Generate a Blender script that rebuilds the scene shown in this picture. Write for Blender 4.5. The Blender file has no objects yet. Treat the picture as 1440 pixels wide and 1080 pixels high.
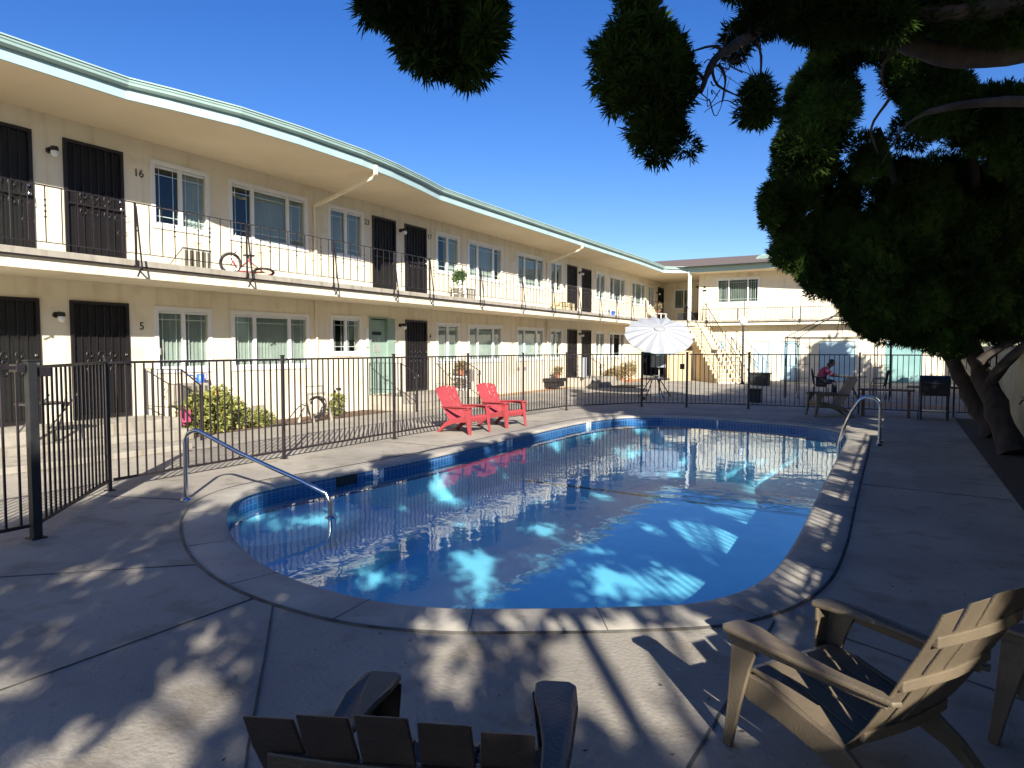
import bpy, math, random
import numpy as np
from mathutils import Vector, Matrix, Euler
random.seed(7); rng=np.random.default_rng(7)
sc=bpy.context.scene; C=sc.collection; R=math.radians
# ---------------------------------------------------------------- materials
def mat(name,col,rough=.8,col2=None,scale=4.,bump=0.,bscale=60.,metal=0.,detail=6.,lo=.35,hi=.65,stretch=None,spec=.5,spots=None,trans=0.,streak=None):
    m=bpy.data.materials.new(name); m.use_nodes=True; n=m.node_tree.nodes; l=m.node_tree.links
    b=n['Principled BSDF']; b.inputs['Base Color'].default_value=(*col,1); b.inputs['Roughness'].default_value=rough
    b.inputs['Metallic'].default_value=metal; b.inputs['Specular IOR Level'].default_value=spec
    tc=n.new('ShaderNodeTexCoord'); src=tc.outputs['Object']
    if stretch:
        mp=n.new('ShaderNodeMapping'); mp.inputs['Scale'].default_value=stretch; l.new(src,mp.inputs[0]); src=mp.outputs[0]
    if col2:
        t=n.new('ShaderNodeTexNoise'); t.inputs['Scale'].default_value=scale; t.inputs['Detail'].default_value=detail; l.new(src,t.inputs['Vector'])
        r=n.new('ShaderNodeValToRGB'); r.color_ramp.elements[0].position=lo; r.color_ramp.elements[1].position=hi
        r.color_ramp.elements[0].color=(*col,1); r.color_ramp.elements[1].color=(*col2,1); l.new(t.outputs[0],r.inputs[0])
        out=r.outputs[0]
        if spots:
            t3=n.new('ShaderNodeTexNoise'); t3.inputs['Scale'].default_value=spots[0]; t3.inputs['Detail'].default_value=8; l.new(src,t3.inputs['Vector'])
            r3=n.new('ShaderNodeValToRGB'); r3.color_ramp.elements[0].position=spots[1]; r3.color_ramp.elements[1].position=spots[1]+.1
            r3.color_ramp.elements[0].color=(1,1,1,1); r3.color_ramp.elements[1].color=(*spots[2],1); l.new(t3.outputs[0],r3.inputs[0])
            mx=n.new('ShaderNodeMix'); mx.data_type='RGBA'; mx.blend_type='MULTIPLY'; mx.inputs[0].default_value=1
            l.new(out,mx.inputs[6]); l.new(r3.outputs[0],mx.inputs[7]); out=mx.outputs[2]
        if streak:
            mp4=n.new('ShaderNodeMapping'); mp4.inputs['Scale'].default_value=streak[0]; l.new(tc.outputs['Object'],mp4.inputs[0])
            t4=n.new('ShaderNodeTexNoise'); t4.inputs['Scale'].default_value=1; t4.inputs['Detail'].default_value=7; l.new(mp4.outputs[0],t4.inputs['Vector'])
            r4=n.new('ShaderNodeValToRGB'); r4.color_ramp.elements[0].position=streak[1]; r4.color_ramp.elements[1].position=streak[1]+.18
            r4.color_ramp.elements[0].color=(1,1,1,1); r4.color_ramp.elements[1].color=(*streak[2],1); l.new(t4.outputs[0],r4.inputs[0])
            mx4=n.new('ShaderNodeMix'); mx4.data_type='RGBA'; mx4.blend_type='MULTIPLY'; mx4.inputs[0].default_value=1
            l.new(out,mx4.inputs[6]); l.new(r4.outputs[0],mx4.inputs[7]); out=mx4.outputs[2]
        l.new(out,b.inputs['Base Color'])
    if bump:
        t2=n.new('ShaderNodeTexNoise'); t2.inputs['Scale'].default_value=bscale; t2.inputs['Detail'].default_value=6; l.new(src,t2.inputs['Vector'])
        bp=n.new('ShaderNodeBump'); bp.inputs['Strength'].default_value=bump; bp.inputs['Distance'].default_value=.01
        l.new(t2.outputs[0],bp.inputs['Height']); l.new(bp.outputs[0],b.inputs['Normal'])
    if trans:
        b.inputs['Transmission Weight'].default_value=0
        tr=n.new('ShaderNodeBsdfTranslucent'); tr.inputs[0].default_value=(*[min(1,c*1.6) for c in col],1)
        ms=n.new('ShaderNodeMixShader'); ms.inputs[0].default_value=trans
        l.new(b.outputs[0],ms.inputs[1]); l.new(tr.outputs[0],ms.inputs[2]); l.new(ms.outputs[0],n['Material Output'].inputs[0])
    return m
M={}
M['concrete']=mat('deck_concrete',(.40,.355,.285),.9,(.28,.25,.205),.8,.5,40,spots=(3.1,.54,(.80,.78,.74)),streak=((14,14,14),.60,(.70,.67,.62)))
M['coping']=mat('coping_concrete',(.44,.40,.33),.85,(.33,.30,.25),2.2,.3,40,spots=(9,.62,(.75,.7,.62)))
M['joint']=mat('joint',(.055,.05,.045),.95,(.13,.12,.10),6)
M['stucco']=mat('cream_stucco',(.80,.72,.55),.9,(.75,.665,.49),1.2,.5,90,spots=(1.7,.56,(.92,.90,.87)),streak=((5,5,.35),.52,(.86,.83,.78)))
M['soffit']=mat('soffit_stucco',(.78,.66,.46),.9,(.72,.60,.41),.8,.4,60)
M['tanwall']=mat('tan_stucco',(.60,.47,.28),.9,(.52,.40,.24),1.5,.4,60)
M['fascia']=mat('mint_fascia',(.38,.50,.49),.6,(.34,.46,.45),2,.1,20)
M['gutter']=mat('green_gutter',(.30,.41,.36),.45,(.26,.36,.32),2)
M['white']=mat('white_vinyl',(.80,.79,.75),.5,(.74,.73,.69),3)
M['slab']=mat('slab_concrete',(.40,.36,.29),.88,(.31,.275,.22),3,.3,30,streak=((7,7,1.),.5,(.72,.69,.64)))
M['iron']=mat('dark_iron',(.013,.010,.013),.45,(.022,.017,.019),8,.1,60)
M['ironbrown']=mat('brown_iron',(.013,.010,.010),.5,(.010,.008,.008),6,.1,40)
M['doormesh']=mat('door_mesh',(.010,.008,.007),.6,(.016,.012,.010),30)
M['curtain']=mat('curtain_green',(.30,.36,.26),.8,(.22,.28,.2),3)
M['black']=mat('black_matt',(.012,.012,.013),.6,(.02,.02,.02),10)
M['steel']=mat('steel',(.62,.62,.64),.18,(.5,.5,.52),6,metal=1)
M['red']=mat('red_resin',(.36,.05,.055),.55,(.31,.045,.05),3,.15,60)
M['taupe']=mat('taupe_resin',(.155,.12,.078),.45,(.125,.097,.065),5,.25,90)
M['darktaupe']=mat('dark_brown_resin',(.05,.038,.03),.45,(.038,.03,.024),5,.25,90)
M['wood']=mat('weathered_wood',(.24,.19,.12),.85,(.15,.12,.08),6,.5,30,stretch=(1,8,1))
M['redwood']=mat('red_wood',(.22,.10,.06),.8,(.14,.07,.045),6,.4,30)
M['bark']=mat('bark',(.065,.05,.04),.95,(.03,.023,.018),7,1.,22,stretch=(1,1,.25))
M['leaf']=mat('juniper_leaf',(.010,.020,.005),.9,(.055,.095,.016),1.6,trans=.12,spec=.05)
M['leaf2']=mat('shrub_leaf',(.13,.16,.025),.6,(.38,.36,.10),9,trans=.3,lo=.4,hi=.6)
M['leaf3']=mat('plant_leaf',(.05,.11,.03),.6,(.12,.2,.05),9,trans=.25)
M['dryleaf']=mat('dry_leaf',(.34,.22,.11),.8,(.20,.20,.08),7,trans=.2)
M['soil']=mat('soil',(.16,.09,.05),.95,(.10,.06,.035),6,.8,30)
M['mulch']=mat('mulch',(.06,.045,.032),.95,(.035,.028,.02),9,.9,40)
M['clay']=mat('clay_strip',(.50,.27,.13),.9,(.40,.24,.13),3,.4,30)
M['bluedoor']=mat('pale_blue_paint',(.44,.60,.66),.6,(.38,.54,.60),2)
M['tealdoor']=mat('teal_paint',(.22,.38,.36),.6,(.18,.33,.31),2)
M['mint']=mat('mint_paint',(.26,.36,.29),.6,(.22,.31,.25),2)
M['sheet']=mat('umbrella_cloth',(.34,.35,.37),.9,(.31,.32,.34),5,trans=.1)
M['aqua']=mat('aqua_cloth',(.42,.70,.76),.8,(.4,.66,.74),5)
M['shingle']=mat('shingles',(.17,.125,.10),.95,(.11,.085,.07),9,.8,25)
M['block']=mat('yellow_block',(.52,.46,.27),.9,(.42,.37,.22),2,.4,20)
M['blind']=mat('blinds',(.40,.43,.38),.7,(.33,.36,.31),4,trans=.2)
M['blinddim']=mat('blinds_dim',(.30,.34,.30),.7,(.22,.26,.23),4)
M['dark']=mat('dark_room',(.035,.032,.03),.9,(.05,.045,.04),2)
M['bluepl']=mat('blue_plastic',(.02,.12,.6),.4,(.02,.1,.5),5)
M['pink']=mat('pink_cloth',(.45,.07,.15),.7,(.40,.06,.13),9)
M['navy']=mat('navy_cloth',(.02,.02,.035),.8,(.035,.03,.05),9)
M['skin']=mat('skin',(.42,.25,.17),.6,(.38,.22,.15),9)
M['hair']=mat('hair',(.015,.011,.009),.6,(.03,.02,.015),20)
M['ac']=mat('ac_cream',(.58,.54,.43),.6,(.52,.48,.38),4)
M['grille']=mat('ac_grille',(.13,.11,.08),.7,(.09,.08,.06),8)
M['rubber']=mat('rubber',(.02,.018,.018),.7,(.04,.035,.03),20)
M['markblack']=mat('mark_black',(.01,.01,.012),.5,(.02,.02,.02),20)
M['plaster']=mat('pool_plaster',(.60,.84,.88),.8,(.54,.79,.85),1.1,.2,12)
M['bowl']=mat('globe_glass',(.8,.8,.76),.3,(.75,.75,.7),4)
M['terracotta']=mat('terracotta',(.42,.16,.08),.8,(.34,.13,.07),6)
M['orange']=mat('orange_petal',(.8,.22,.04),.7,(.9,.4,.1),9)
def glass_mat(name,tint,fac,rough=.02,bump=0):
    m=bpy.data.materials.new(name); m.use_nodes=True; n=m.node_tree.nodes; l=m.node_tree.links
    n.remove(n['Principled BSDF']); g=n.new('ShaderNodeBsdfGlossy'); g.inputs['Roughness'].default_value=rough; g.inputs[0].default_value=(.84,.94,1,1)
    t=n.new('ShaderNodeBsdfTransparent'); t.inputs[0].default_value=(*tint,1)
    f=n.new('ShaderNodeFresnel'); f.inputs[0].default_value=fac; x=n.new('ShaderNodeMixShader')
    
    ge=n.new('ShaderNodeNewGeometry'); mm=n.new('ShaderNodeMath'); mm.operation='SUBTRACT'; mm.inputs[0].default_value=1; m2=n.new('ShaderNodeMath'); m2.operation='MULTIPLY'
    l.new(ge.outputs['Backfacing'],mm.inputs[1]); l.new(mm.outputs[0],m2.inputs[0]); l.new(f.outputs[0],m2.inputs[1]); l.new(m2.outputs[0],x.inputs[0])
    l.new(t.outputs[0],x.inputs[1]); l.new(g.outputs[0],x.inputs[2]); l.new(x.outputs[0],n['Material Output'].inputs[0])
    if bump:
        tc=n.new('ShaderNodeTexCoord'); s=[]
        for sc_,dist in ((1.5,.018),(5.5,.006)):
            nt=n.new('ShaderNodeTexNoise'); nt.inputs['Scale'].default_value=sc_; nt.inputs['Detail'].default_value=2; l.new(tc.outputs['Object'],nt.inputs['Vector'])
            b=n.new('ShaderNodeBump'); b.inputs['Strength'].default_value=bump; b.inputs['Distance'].default_value=dist; l.new(nt.outputs[0],b.inputs['Height'])
            if s: l.new(s[-1].outputs[0],b.inputs['Normal'])
            s.append(b)
        l.new(s[-1].outputs[0],g.inputs['Normal']); l.new(s[-1].outputs[0],f.inputs['Normal'])
    return m
M['pane']=glass_mat('window_glass',(.80,.86,.84),1.65)
M['water']=glass_mat('pool_water',(.54,.88,.98),1.33,.0,.22)
def tile_mat():
    m=mat('pool_tile',(.03,.10,.30),.25); n=m.node_tree.nodes; l=m.node_tree.links
    u=n.new('ShaderNodeUVMap'); b=n.new('ShaderNodeTexBrick'); b.offset=0; b.inputs['Scale'].default_value=1
    b.inputs['Brick Width'].default_value=.075; b.inputs['Row Height'].default_value=.075; b.inputs['Mortar Size'].default_value=.006
    b.inputs['Color1'].default_value=(.022,.075,.22,1); b.inputs['Color2'].default_value=(.03,.11,.28,1); b.inputs['Mortar'].default_value=(.12,.22,.32,1)
    l.new(u.outputs[0],b.inputs['Vector']); l.new(b.outputs[0],n['Principled BSDF'].inputs['Base Color']); return m
M['tile']=tile_mat()
# ---------------------------------------------------------------- mesh helpers
class MB:
    def __init__(s): s.v=[]; s.f=[]
    def add(s,vs,fs):
        o=len(s.v); s.v+= [tuple(v) for v in vs]; s.f+=[tuple(i+o for i in f) for f in fs]; return s
    def box(s,x0,x1,y0,y1,z0,z1):
        return s.add([(x0,y0,z0),(x1,y0,z0),(x1,y1,z0),(x0,y1,z0),(x0,y0,z1),(x1,y0,z1),(x1,y1,z1),(x0,y1,z1)],
          [(0,3,2,1),(4,5,6,7),(0,1,5,4),(1,2,6,5),(2,3,7,6),(3,0,4,7)])
    def beam(s,a,b,w,h,up=(0,0,1)):
        a=Vector(a);b=Vector(b);d=(b-a).normalized(); u=Vector(up)
        if abs(d.dot(u))>.98: u=Vector((0,1,0)) if abs(d.y)<.9 else Vector((1,0,0))
        r=d.cross(u).normalized(); u=r.cross(d); vs=[]
        for p in (a,b):
            for i,j in ((-1,-1),(1,-1),(1,1),(-1,1)): vs.append(p+r*(i*w/2)+u*(j*h/2))
        return s.add(vs,[(0,1,2,3),(7,6,5,4),(0,4,5,1),(1,5,6,2),(2,6,7,3),(3,7,4,0)])
    def tube(s,pts,r,n=8,closed=False):
        pts=[Vector(p) for p in pts]; k=len(pts); rs=r if isinstance(r,(list,tuple)) else [r]*k
        vs=[];prev=None
        for i,p in enumerate(pts):
            if closed: d=(pts[(i+1)%k]-pts[i-1]).normalized()
            else: d=(pts[min(i+1,k-1)]-pts[max(i-1,0)]).normalized()
            if prev is None:
                a=Vector((0,0,1)) if abs(d.z)<.9 else Vector((1,0,0)); u=d.cross(a).normalized()
            else: u=(prev-d*prev.dot(d)).normalized()
            prev=u; w=d.cross(u)
            for j in range(n):
                t=2*math.pi*j/n; vs.append(p+(u*math.cos(t)+w*math.sin(t))*rs[i])
        fs=[]
        for i in range(k if closed else k-1):
            a=i*n;b=((i+1)%k)*n
            for j in range(n): fs.append((a+j,a+(j+1)%n,b+(j+1)%n,b+j))
        if not closed: fs+= [tuple(range(n-1,-1,-1)),tuple(range((k-1)*n,k*n))]
        return s.add(vs,fs)
    def prism(s,poly,axis,a,b):
        # poly: list of 2D pts; axis 'x','y','z' extruded a->b
        k=len(poly); vs=[]
        for t in (a,b):
            for p in poly:
                vs.append({'x':(t,p[0],p[1]),'y':(p[0],t,p[1]),'z':(p[0],p[1],t)}[axis])
        area=sum(poly[i][0]*poly[(i+1)%k][1]-poly[(i+1)%k][0]*poly[i][1] for i in range(k))
        fl=(area>0); 
        if axis=='y': fl=not fl
        if b<a: fl=not fl
        top=tuple(range(k,2*k)); bot=tuple(range(k-1,-1,-1))
        fs=[top,bot]+[(i,(i+1)%k,(i+1)%k+k,i+k) for i in range(k)]
        if not fl: fs=[tuple(reversed(f)) for f in fs]
        return s.add(vs,fs)
    def lathe(s,prof,c=(0,0,0),n=20):
        vs=[];k=len(prof)
        for r,z in prof:
            for j in range(n):
                t=2*math.pi*j/n; vs.append((c[0]+r*math.cos(t),c[1]+r*math.sin(t),c[2]+z))
        fs=[(i*n+j,i*n+(j+1)%n,(i+1)*n+(j+1)%n,(i+1)*n+j) for i in range(k-1) for j in range(n)]
        return s.add(vs,fs)
    def xf(s,m): s.v=[tuple(m@Vector(v)) for v in s.v]; return s
def rootloc(p):
    while p.parent: p=p.parent
    return p.location
def part(name,mb,m,parent=None,local=False,smooth=False,bevel=0,label=None,seg=2):
    me=bpy.data.meshes.new(name)
    vs=mb.v
    if parent is not None and not local:
        o=rootloc(parent); vs=[(v[0]-o[0],v[1]-o[1],v[2]-o[2]) for v in vs]
    me.from_pydata(vs,[],mb.f); me.validate()
    me.materials.append(M[m] if isinstance(m,str) else m)
    if smooth:
        me.polygons.foreach_set('use_smooth',[True]*len(me.polygons))
    ob=bpy.data.objects.new(name,me); C.objects.link(ob)
    if smooth:
        try: me.set_sharp_from_angle(angle=R(50))
        except Exception: pass
    if parent is not None: ob.parent=parent
    if bevel:
        b=ob.modifiers.new('bevel','BEVEL'); b.width=bevel; b.segments=seg; b.limit_method='ANGLE'; b.angle_limit=R(35)
    if label: ob['label']=label
    return ob
def tag(o,label,cat,group=None):
    o['label']=label; o['category']=cat
    if group: o['group']=group
    return o
def thing(name,loc,label,cat,group=None,rz=0):
    o=bpy.data.objects.new(name,None); C.objects.link(o); o.location=loc; o.rotation_euler=(0,0,rz); o.empty_display_size=.2
    return tag(o,label,cat,group)
def struct(name,mb,m,**k):
    o=part(name,mb,m,**k); o['kind']='structure'; return o
def copy_thing(r,loc,rz,label):
    c=r.copy(); C.objects.link(c); c.location=loc; c.rotation_euler=(0,0,rz); c['label']=label
    for ch in list(r.children):
        d=ch.copy(); C.objects.link(d); d.parent=c
        for g in list(ch.children):
            e=g.copy(); C.objects.link(e); e.parent=d
    return c
def text(name,body,size,loc,rot,m,parent,ext=.004):
    cu=bpy.data.curves.new(name,'FONT'); cu.body=body; cu.size=size; cu.extrude=ext; cu.align_x='CENTER'; cu.align_y='CENTER'
    cu.materials.append(M[m]); o=bpy.data.objects.new(name,cu); C.objects.link(o); o.parent=parent
    L=rootloc(parent); o.location=(loc[0]-L[0],loc[1]-L[1],loc[2]-L[2]); o.rotation_euler=rot
    dg=bpy.context.evaluated_depsgraph_get(); me=bpy.data.meshes.new_from_object(o.evaluated_get(dg)); me.materials.clear(); me.materials.append(M[m])
    p=bpy.data.objects.new(name,me); C.objects.link(p); p.parent=parent; p.location=o.location; p.rotation_euler=rot; bpy.data.objects.remove(o); return p
# ---------------------------------------------------------------- camera, light
F=976.; tilt=math.atan(50/F); yaw=math.atan(548/F*math.cos(tilt))
cam=bpy.data.cameras.new('camera'); co=bpy.data.objects.new('camera',cam); C.objects.link(co)
cam.sensor_width=36; cam.lens=36*F/1440; cam.clip_end=3000; cam.clip_start=.05
co.location=(0,0,1.62); co.rotation_euler=(math.pi/2-tilt,0,yaw); sc.camera=co
EL=R(25.4); AX,AY=.633,-.774      # horizontal direction towards the sun
sun=bpy.data.lights.new('sun','SUN'); sun.energy=5; sun.angle=R(.5); sun.color=(1,.95,.86)
so=bpy.data.objects.new('sun',sun); C.objects.link(so); so.location=(20,-25,20)
so.rotation_euler=Vector((AX*math.cos(EL),AY*math.cos(EL),math.sin(EL))).to_track_quat('Z','Y').to_euler()
w=bpy.data.worlds.new('World'); sc.world=w; w.use_nodes=True; n=w.node_tree.nodes; l=w.node_tree.links
sk=n.new('ShaderNodeTexSky'); sk.sky_type='NISHITA'; sk.sun_disc=False; sk.sun_elevation=EL; sk.sun_rotation=math.atan2(AX,AY)
sk.air_density=1.; sk.dust_density=.3; sk.ozone_density=3.5
hs=n.new('ShaderNodeHueSaturation'); hs.inputs['Saturation'].default_value=1.3; hs.inputs['Hue'].default_value=.518
l.new(sk.outputs[0],hs.inputs['Color']); l.new(hs.outputs[0],n['Background'].inputs[0]); n['Background'].inputs[1].default_value=.074
sc.view_settings.view_transform='Standard'; sc.view_settings.look='None'; sc.view_settings.exposure=1.12
sc.cycles.max_bounces=8; sc.cycles.transparent_max_bounces=12; sc.cycles.use_denoising=True
# ---------------------------------------------------------------- pool
ctrl=[(-6.42,5.75),(-6.28,5.1),(-5.75,4.5),(-5.05,4.0),(-4.31,3.62),(-3.62,3.42),(-2.94,3.38),(-2.45,3.50),(-2.0,3.74),(-1.5,4.05),(-1.05,4.42),
 (-.80,5.05),(-.73,6.1),(-.75,8),(-.77,10),(-.79,12.2),(-.84,14.1),(-1.05,15.0),(-1.7,15.7),(-2.99,16.12),(-4.3,16.28),(-5.2,16.05),(-5.85,15.3),(-6.12,13.9),(-6.17,11.56),(-6.14,8.69),(-6.27,6.9)]
def spline(c,k=8):
    out=[];n_=len(c)
    for i in range(n_):
        p=[Vector(c[(i+j)%n_]) for j in (-1,0,1,2)]
        for t in range(k):
            t/=k; out.append(.5*((2*p[1])+(-p[0]+p[2])*t+(2*p[0]-5*p[1]+4*p[2]-p[3])*t*t+(-p[0]+3*p[1]-3*p[2]+p[3])*t**3))
    return out
INN=spline(ctrl)
def offset(c,d):
    n_=len(c); o=[]
    for i in range(n_):
        t=(c[(i+2)%n_]-c[i-2]).normalized(); o.append(c[i]+Vector((-t.y,t.x))*d)
    return o
area=sum(INN[i].x*INN[(i+1)%len(INN)].y-INN[(i+1)%len(INN)].x*INN[i].y for i in range(len(INN)))
sg=-1 if area>0 else 1
def ring(profile,closed=False,base=INN):
    mb=MB(); n_=len(base); k=len(profile)
    for d,z in profile:
        for p in offset(base,sg*d): mb.v.append((p.x,p.y,z))
    for a in range(k if closed else k-1):
        b=(a+1)%k
        for i in range(n_):
            j=(i+1)%n_; f=(a*n_+i,a*n_+j,b*n_+j,b*n_+i); mb.f.append(f if sg<0 else f[::-1])
    return mb
CW=.37
import bmesh
def sheet_with_hole(outer,hole,z):
    bm=bmesh.new(); es=[]
    for loop in (outer,hole):
        vs=[bm.verts.new((p[0],p[1],z)) for p in loop]
        for i in range(len(vs)): es.append(bm.edges.new((vs[i],vs[(i+1)%len(vs)])))
    bmesh.ops.triangle_fill(bm,edges=es,use_beauty=True,normal=(0,0,1)); bm.normal_update()
    for f in bm.faces:
        if f.normal.z<0: f.normal_flip()
    bm.verts.index_update(); mb=MB(); mb.v=[tuple(v.co) for v in bm.verts]; mb.f=[tuple(v.index for v in f.verts) for f in bm.faces]; bm.free(); return mb
OUT=offset(INN,sg*(CW+.012))
struct('ground',sheet_with_hole([(-300,-300),(300,-300),(300,300),(-300,300)],OUT,0),'concrete')
struct('pool_coping',ring([(CW-.004,-.06),(CW-.004,.004),(CW-.014,.010),(.03,.012),(.004,.006),(-.015,-.008),(-.015,-.03),(.012,-.04)]),'coping',smooth=True)
struct('deck_seam',ring([(CW-.003,.0145),(CW+.016,.0035)]),'joint')
# coping joints
jm=MB()
for i in range(4,len(INN),11):
    a=INN[i];b=offset(INN,sg*(CW-.01))[i]; jm.beam((a.x,a.y,.0115),(b.x,b.y,.0115),.004,.003)
struct('coping_joints',jm,'joint')
# shell
def floorz(y): 
    if y<6.2: return -.62
    if y<11: return -.62-.20*(y-6.2)/4.8
    return -.82-.6*min(1,(y-11)/4.5)
sh=ring([(.012,-.03),(.012,-1.7)])
struct('pool_wall',sh,'plaster')
def xr(y,base=INN):
    xs=[];n_=len(base)
    for i in range(n_):
        a,b=base[i],base[(i+1)%n_]
        if (a.y-y)*(b.y-y)<0: xs.append(a.x+(b.x-a.x)*(y-a.y)/(b.y-a.y))
    return (min(xs),max(xs)) if len(xs)>1 else None
pf=MB(); rows=[]
for i in range(90):
    y=3.385+(16.27-3.385)*i/89; r=xr(y)
    if r: rows.append((y,r[0]-.03,r[1]+.03))
for y,a,b in rows: pf.v+=[(a,y,floorz(y)),(b,y,floorz(y))]
pf.f=[(2*i,2*i+1,2*i+3,2*i+2) for i in range(len(rows)-1)]
struct('pool_floor',pf,'plaster')
# tile band with UVs
tb=ring([(.006,-.02),(.006,-.30)]); to=struct('pool_tile_band',tb,'tile')
uv=to.data.uv_layers.new(name='UVMap'); n_=len(INN); acc=[0]
off=offset(INN,sg*.006)
for i in range(n_): acc.append(acc[-1]+(off[(i+1)%n_]-off[i]).length)
for p in to.data.polygons:
    idx=[to.data.loops[li].vertex_index%n_ for li in p.loop_indices]; wrap=(0 in idx and n_-1 in idx)
    for li in p.loop_indices:
        vi=to.data.loops[li].vertex_index; k=vi%n_; u=acc[n_] if (wrap and k==0) else acc[k]
        uv.data[li].uv=(u,to.data.vertices[vi].co.z)
# steps in the shallow corner
st=MB()
for rad,z in ((1.15,-.30),(1.75,-.46)):
    pts=[]
    for k in range(25):
        t=R(-75+150*k/24)+R(15); x=-6.25+rad*math.cos(t)*.95; y=5.35+rad*math.sin(t)
        pts.append((x,y))
    poly=[(-6.9,5.35+rad),(-6.9,5.35-rad)]+pts
    # clip into the pool
    inside=[]
    for (x,y) in pts:
        r=xr(y) if 3.4<y<16.2 else None
        if r: inside.append((min(max(x,r[0]-.02),r[1]),y))
    edge=[]
    for k in range(24):
        y=inside[-1][1]+(inside[0][1]-inside[-1][1])*k/23; r=xr(y); edge.append((r[0]-.03,y))
    st.prism(inside+edge,'z',-.9,z)
struct('pool_steps',st,'plaster',bevel=0)
# dark depth line on the floor
dl=MB(); 
pts=[(-6.1,11.45),(-3.39,10.95),(-.8,10.75)]
for a,b in zip(pts,pts[1:]): dl.beam((*a,floorz(a[1])+.012),(*b,floorz(b[1])+.012),.09,.01)
tl=struct('pool_floor_line',dl,'markblack')
wm=MB(); rows=[r for r in rows]
wb=offset(INN,sg*.004); wm.v=[(p.x,p.y,-.13) for p in wb]; wm.f=[tuple(range(len(wb)))[::(1 if area>0 else -1)]]
struct('water',wm,'water')
# skimmer mouth, depth marks
sk_=MB().box(-6.5,xr(6.8)[0]+.012,6.62,6.98,-.16,-.035); so_=part('pool_skimmer',sk_,'black'); tag(so_,'dark rectangular skimmer opening in the blue tile band beside the hand rail','pool skimmer')
def mark(y,txt,far=False,x=None):
    if far:
        # on the far curve
        ys=max(q.y for q in INN if abs(q.x-x)<.25)
        e=thing('depth_marker',(x,ys-.012,-.08),'white depth tile with a black %s in the far end of the pool'%txt,'depth marker','depth tiles along the pool')
        part('tile',MB().box(x-.09,x+.09,ys-.016,ys-.004,-.16,-.02),'white',e); text('number',txt,.15,(x,ys-.02,-.085),(math.pi/2,0,0),'markblack',e,.001)
        return
    x0=xr(y)[0]
    nm={'3':'three near the skimmer','5':'five beside the red chairs'}.get(txt[0],txt)
    e=thing('depth_marker',(x0,y,-.08),'white tile with the black depth number %s'%nm if far is False and y<13 else 'white tile with a black number 5 at the sunlit far corner of the pool','depth marker','depth tiles along the pool')
    part('tile',MB().box(x0-.01,x0+.012,y-.10,y+.10,-.16,-.02),'white',e); text('number',txt,.15,(x0+.014,y,-.085),(math.pi/2,0,math.pi/2),'markblack',e,.001)
mark(7.35,"3'"); mark(10.9,"5"); mark(14.35,"5"); mark(0,'6',True,-3.6)
# expansion joints in deck
jm=MB()
for a,b in (((-3.6,3.2),(-1.6,1.2)),((-3.62,3.2),(-3.85,-2)),((-4.5,3.38),(-6.3,1.75)),((-6.6,4.72),(-7.9,4.3)),((-.62,4.3),(-.69,2.0)),((-.36,4.28),(1.08,3.62)),((-.37,9.2),(1.08,9.0)),((-6.56,9.4),(-7.8,9.4)),((-6.56,13.6),(-7.8,13.6))):
    a=Vector(a);b=Vector(b);k=9;last=a
    for i in range(1,k+1):
        q=a.lerp(b,i/k)+Vector((random.uniform(-.006,.006),random.uniform(-.006,.006))); jm.beam((*last,.003),(*q,.003),.011,.004); last=q
struct('deck_joints',jm,'joint')
# soil strips
def sheet(poly,z): return MB().add([(x,y,z) for x,y in poly],[tuple(range(len(poly)))])
struct('planter_soil',sheet([(1.1,-6),(1.95,-6),(1.95,19.0),(1.1,19.0)],.006),'mulch')
struct('soil_bed',sheet([(-12.33,8.1),(-11.25,8.1),(-11.35,14.0),(-12.33,14.0)],.006),'soil')
struct('clay_strip',sheet([(-12.33,17.4),(-11.9,17.4),(-11.8,26.4),(-12.33,26.4)],.007),'clay')
struct('clay_bed',sheet([(-12.33,29.7),(-11.4,29.7),(-11.2,36.4),(-12.33,36.4)],.007),'clay')
struct('planting_bed',sheet([(-2.5,21.6),(1.95,21.6),(1.95,23.2),(-2.5,23.2)],.007),'clay')
# ---------------------------------------------------------------- apartment building
WX=-12.35
B=thing('apartment_building',(WX,20,0),'two storey cream stucco apartment block with mint roof fascia and long balcony','apartment building')
def wall_y(x,y0,y1,z0,z1,holes,m,name='wall',th=.16,flip=1):
    """wall in plane x, holes (y0,y1,z0,z1); reveals included"""
    ys=sorted({y0,y1,*[h[0] for h in holes],*[h[1] for h in holes]}); zs=sorted({z0,z1,*[h[2] for h in holes],*[h[3] for h in holes]})
    mb=MB()
    for a,b in zip(ys,ys[1:]):
        for c,d in zip(zs,zs[1:]):
            if any(h[0]<=a+1e-6 and b<=h[1]+1e-6 and h[2]<=c+1e-6 and d<=h[3]+1e-6 for h in holes): continue
            mb.add([(x,a,c),(x,b,c),(x,b,d),(x,a,d)],[(0,1,2,3)])
    for h in holes:
        a,b,c,d=h; X=x-th
        mb.add([(x,a,c),(x,b,c),(x,b,d),(x,a,d),(X,a,c),(X,b,c),(X,b,d),(X,a,d)],[(0,4,5,1),(1,5,6,2),(2,6,7,3),(3,7,4,0)])
    return mb
UP,LO=3.12,.39
wins_u=[(8.25,9.37,2,0),(9.98,12.05,3,0),(12.86,14.02,2,0),(17.38,18.53,2,0),(19.15,21.25,3,0),(22.45,24.53,3,0),(25.2,26.24,2,0),(29.93,31.0,2,0),(31.68,33.7,3,0),(34.85,36.9,3,0),(37.5,38.55,2,0)]
doors_u=[(5.1,6.14),(6.62,7.65),(14.42,15.4),(15.8,16.83),(26.76,27.76),(28.29,29.34),(39.2,40.3)]
doors_l=[(5.1,6.17),(6.65,7.68),(15.8,16.83),(26.8,27.78),(28.3,29.36)]
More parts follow.
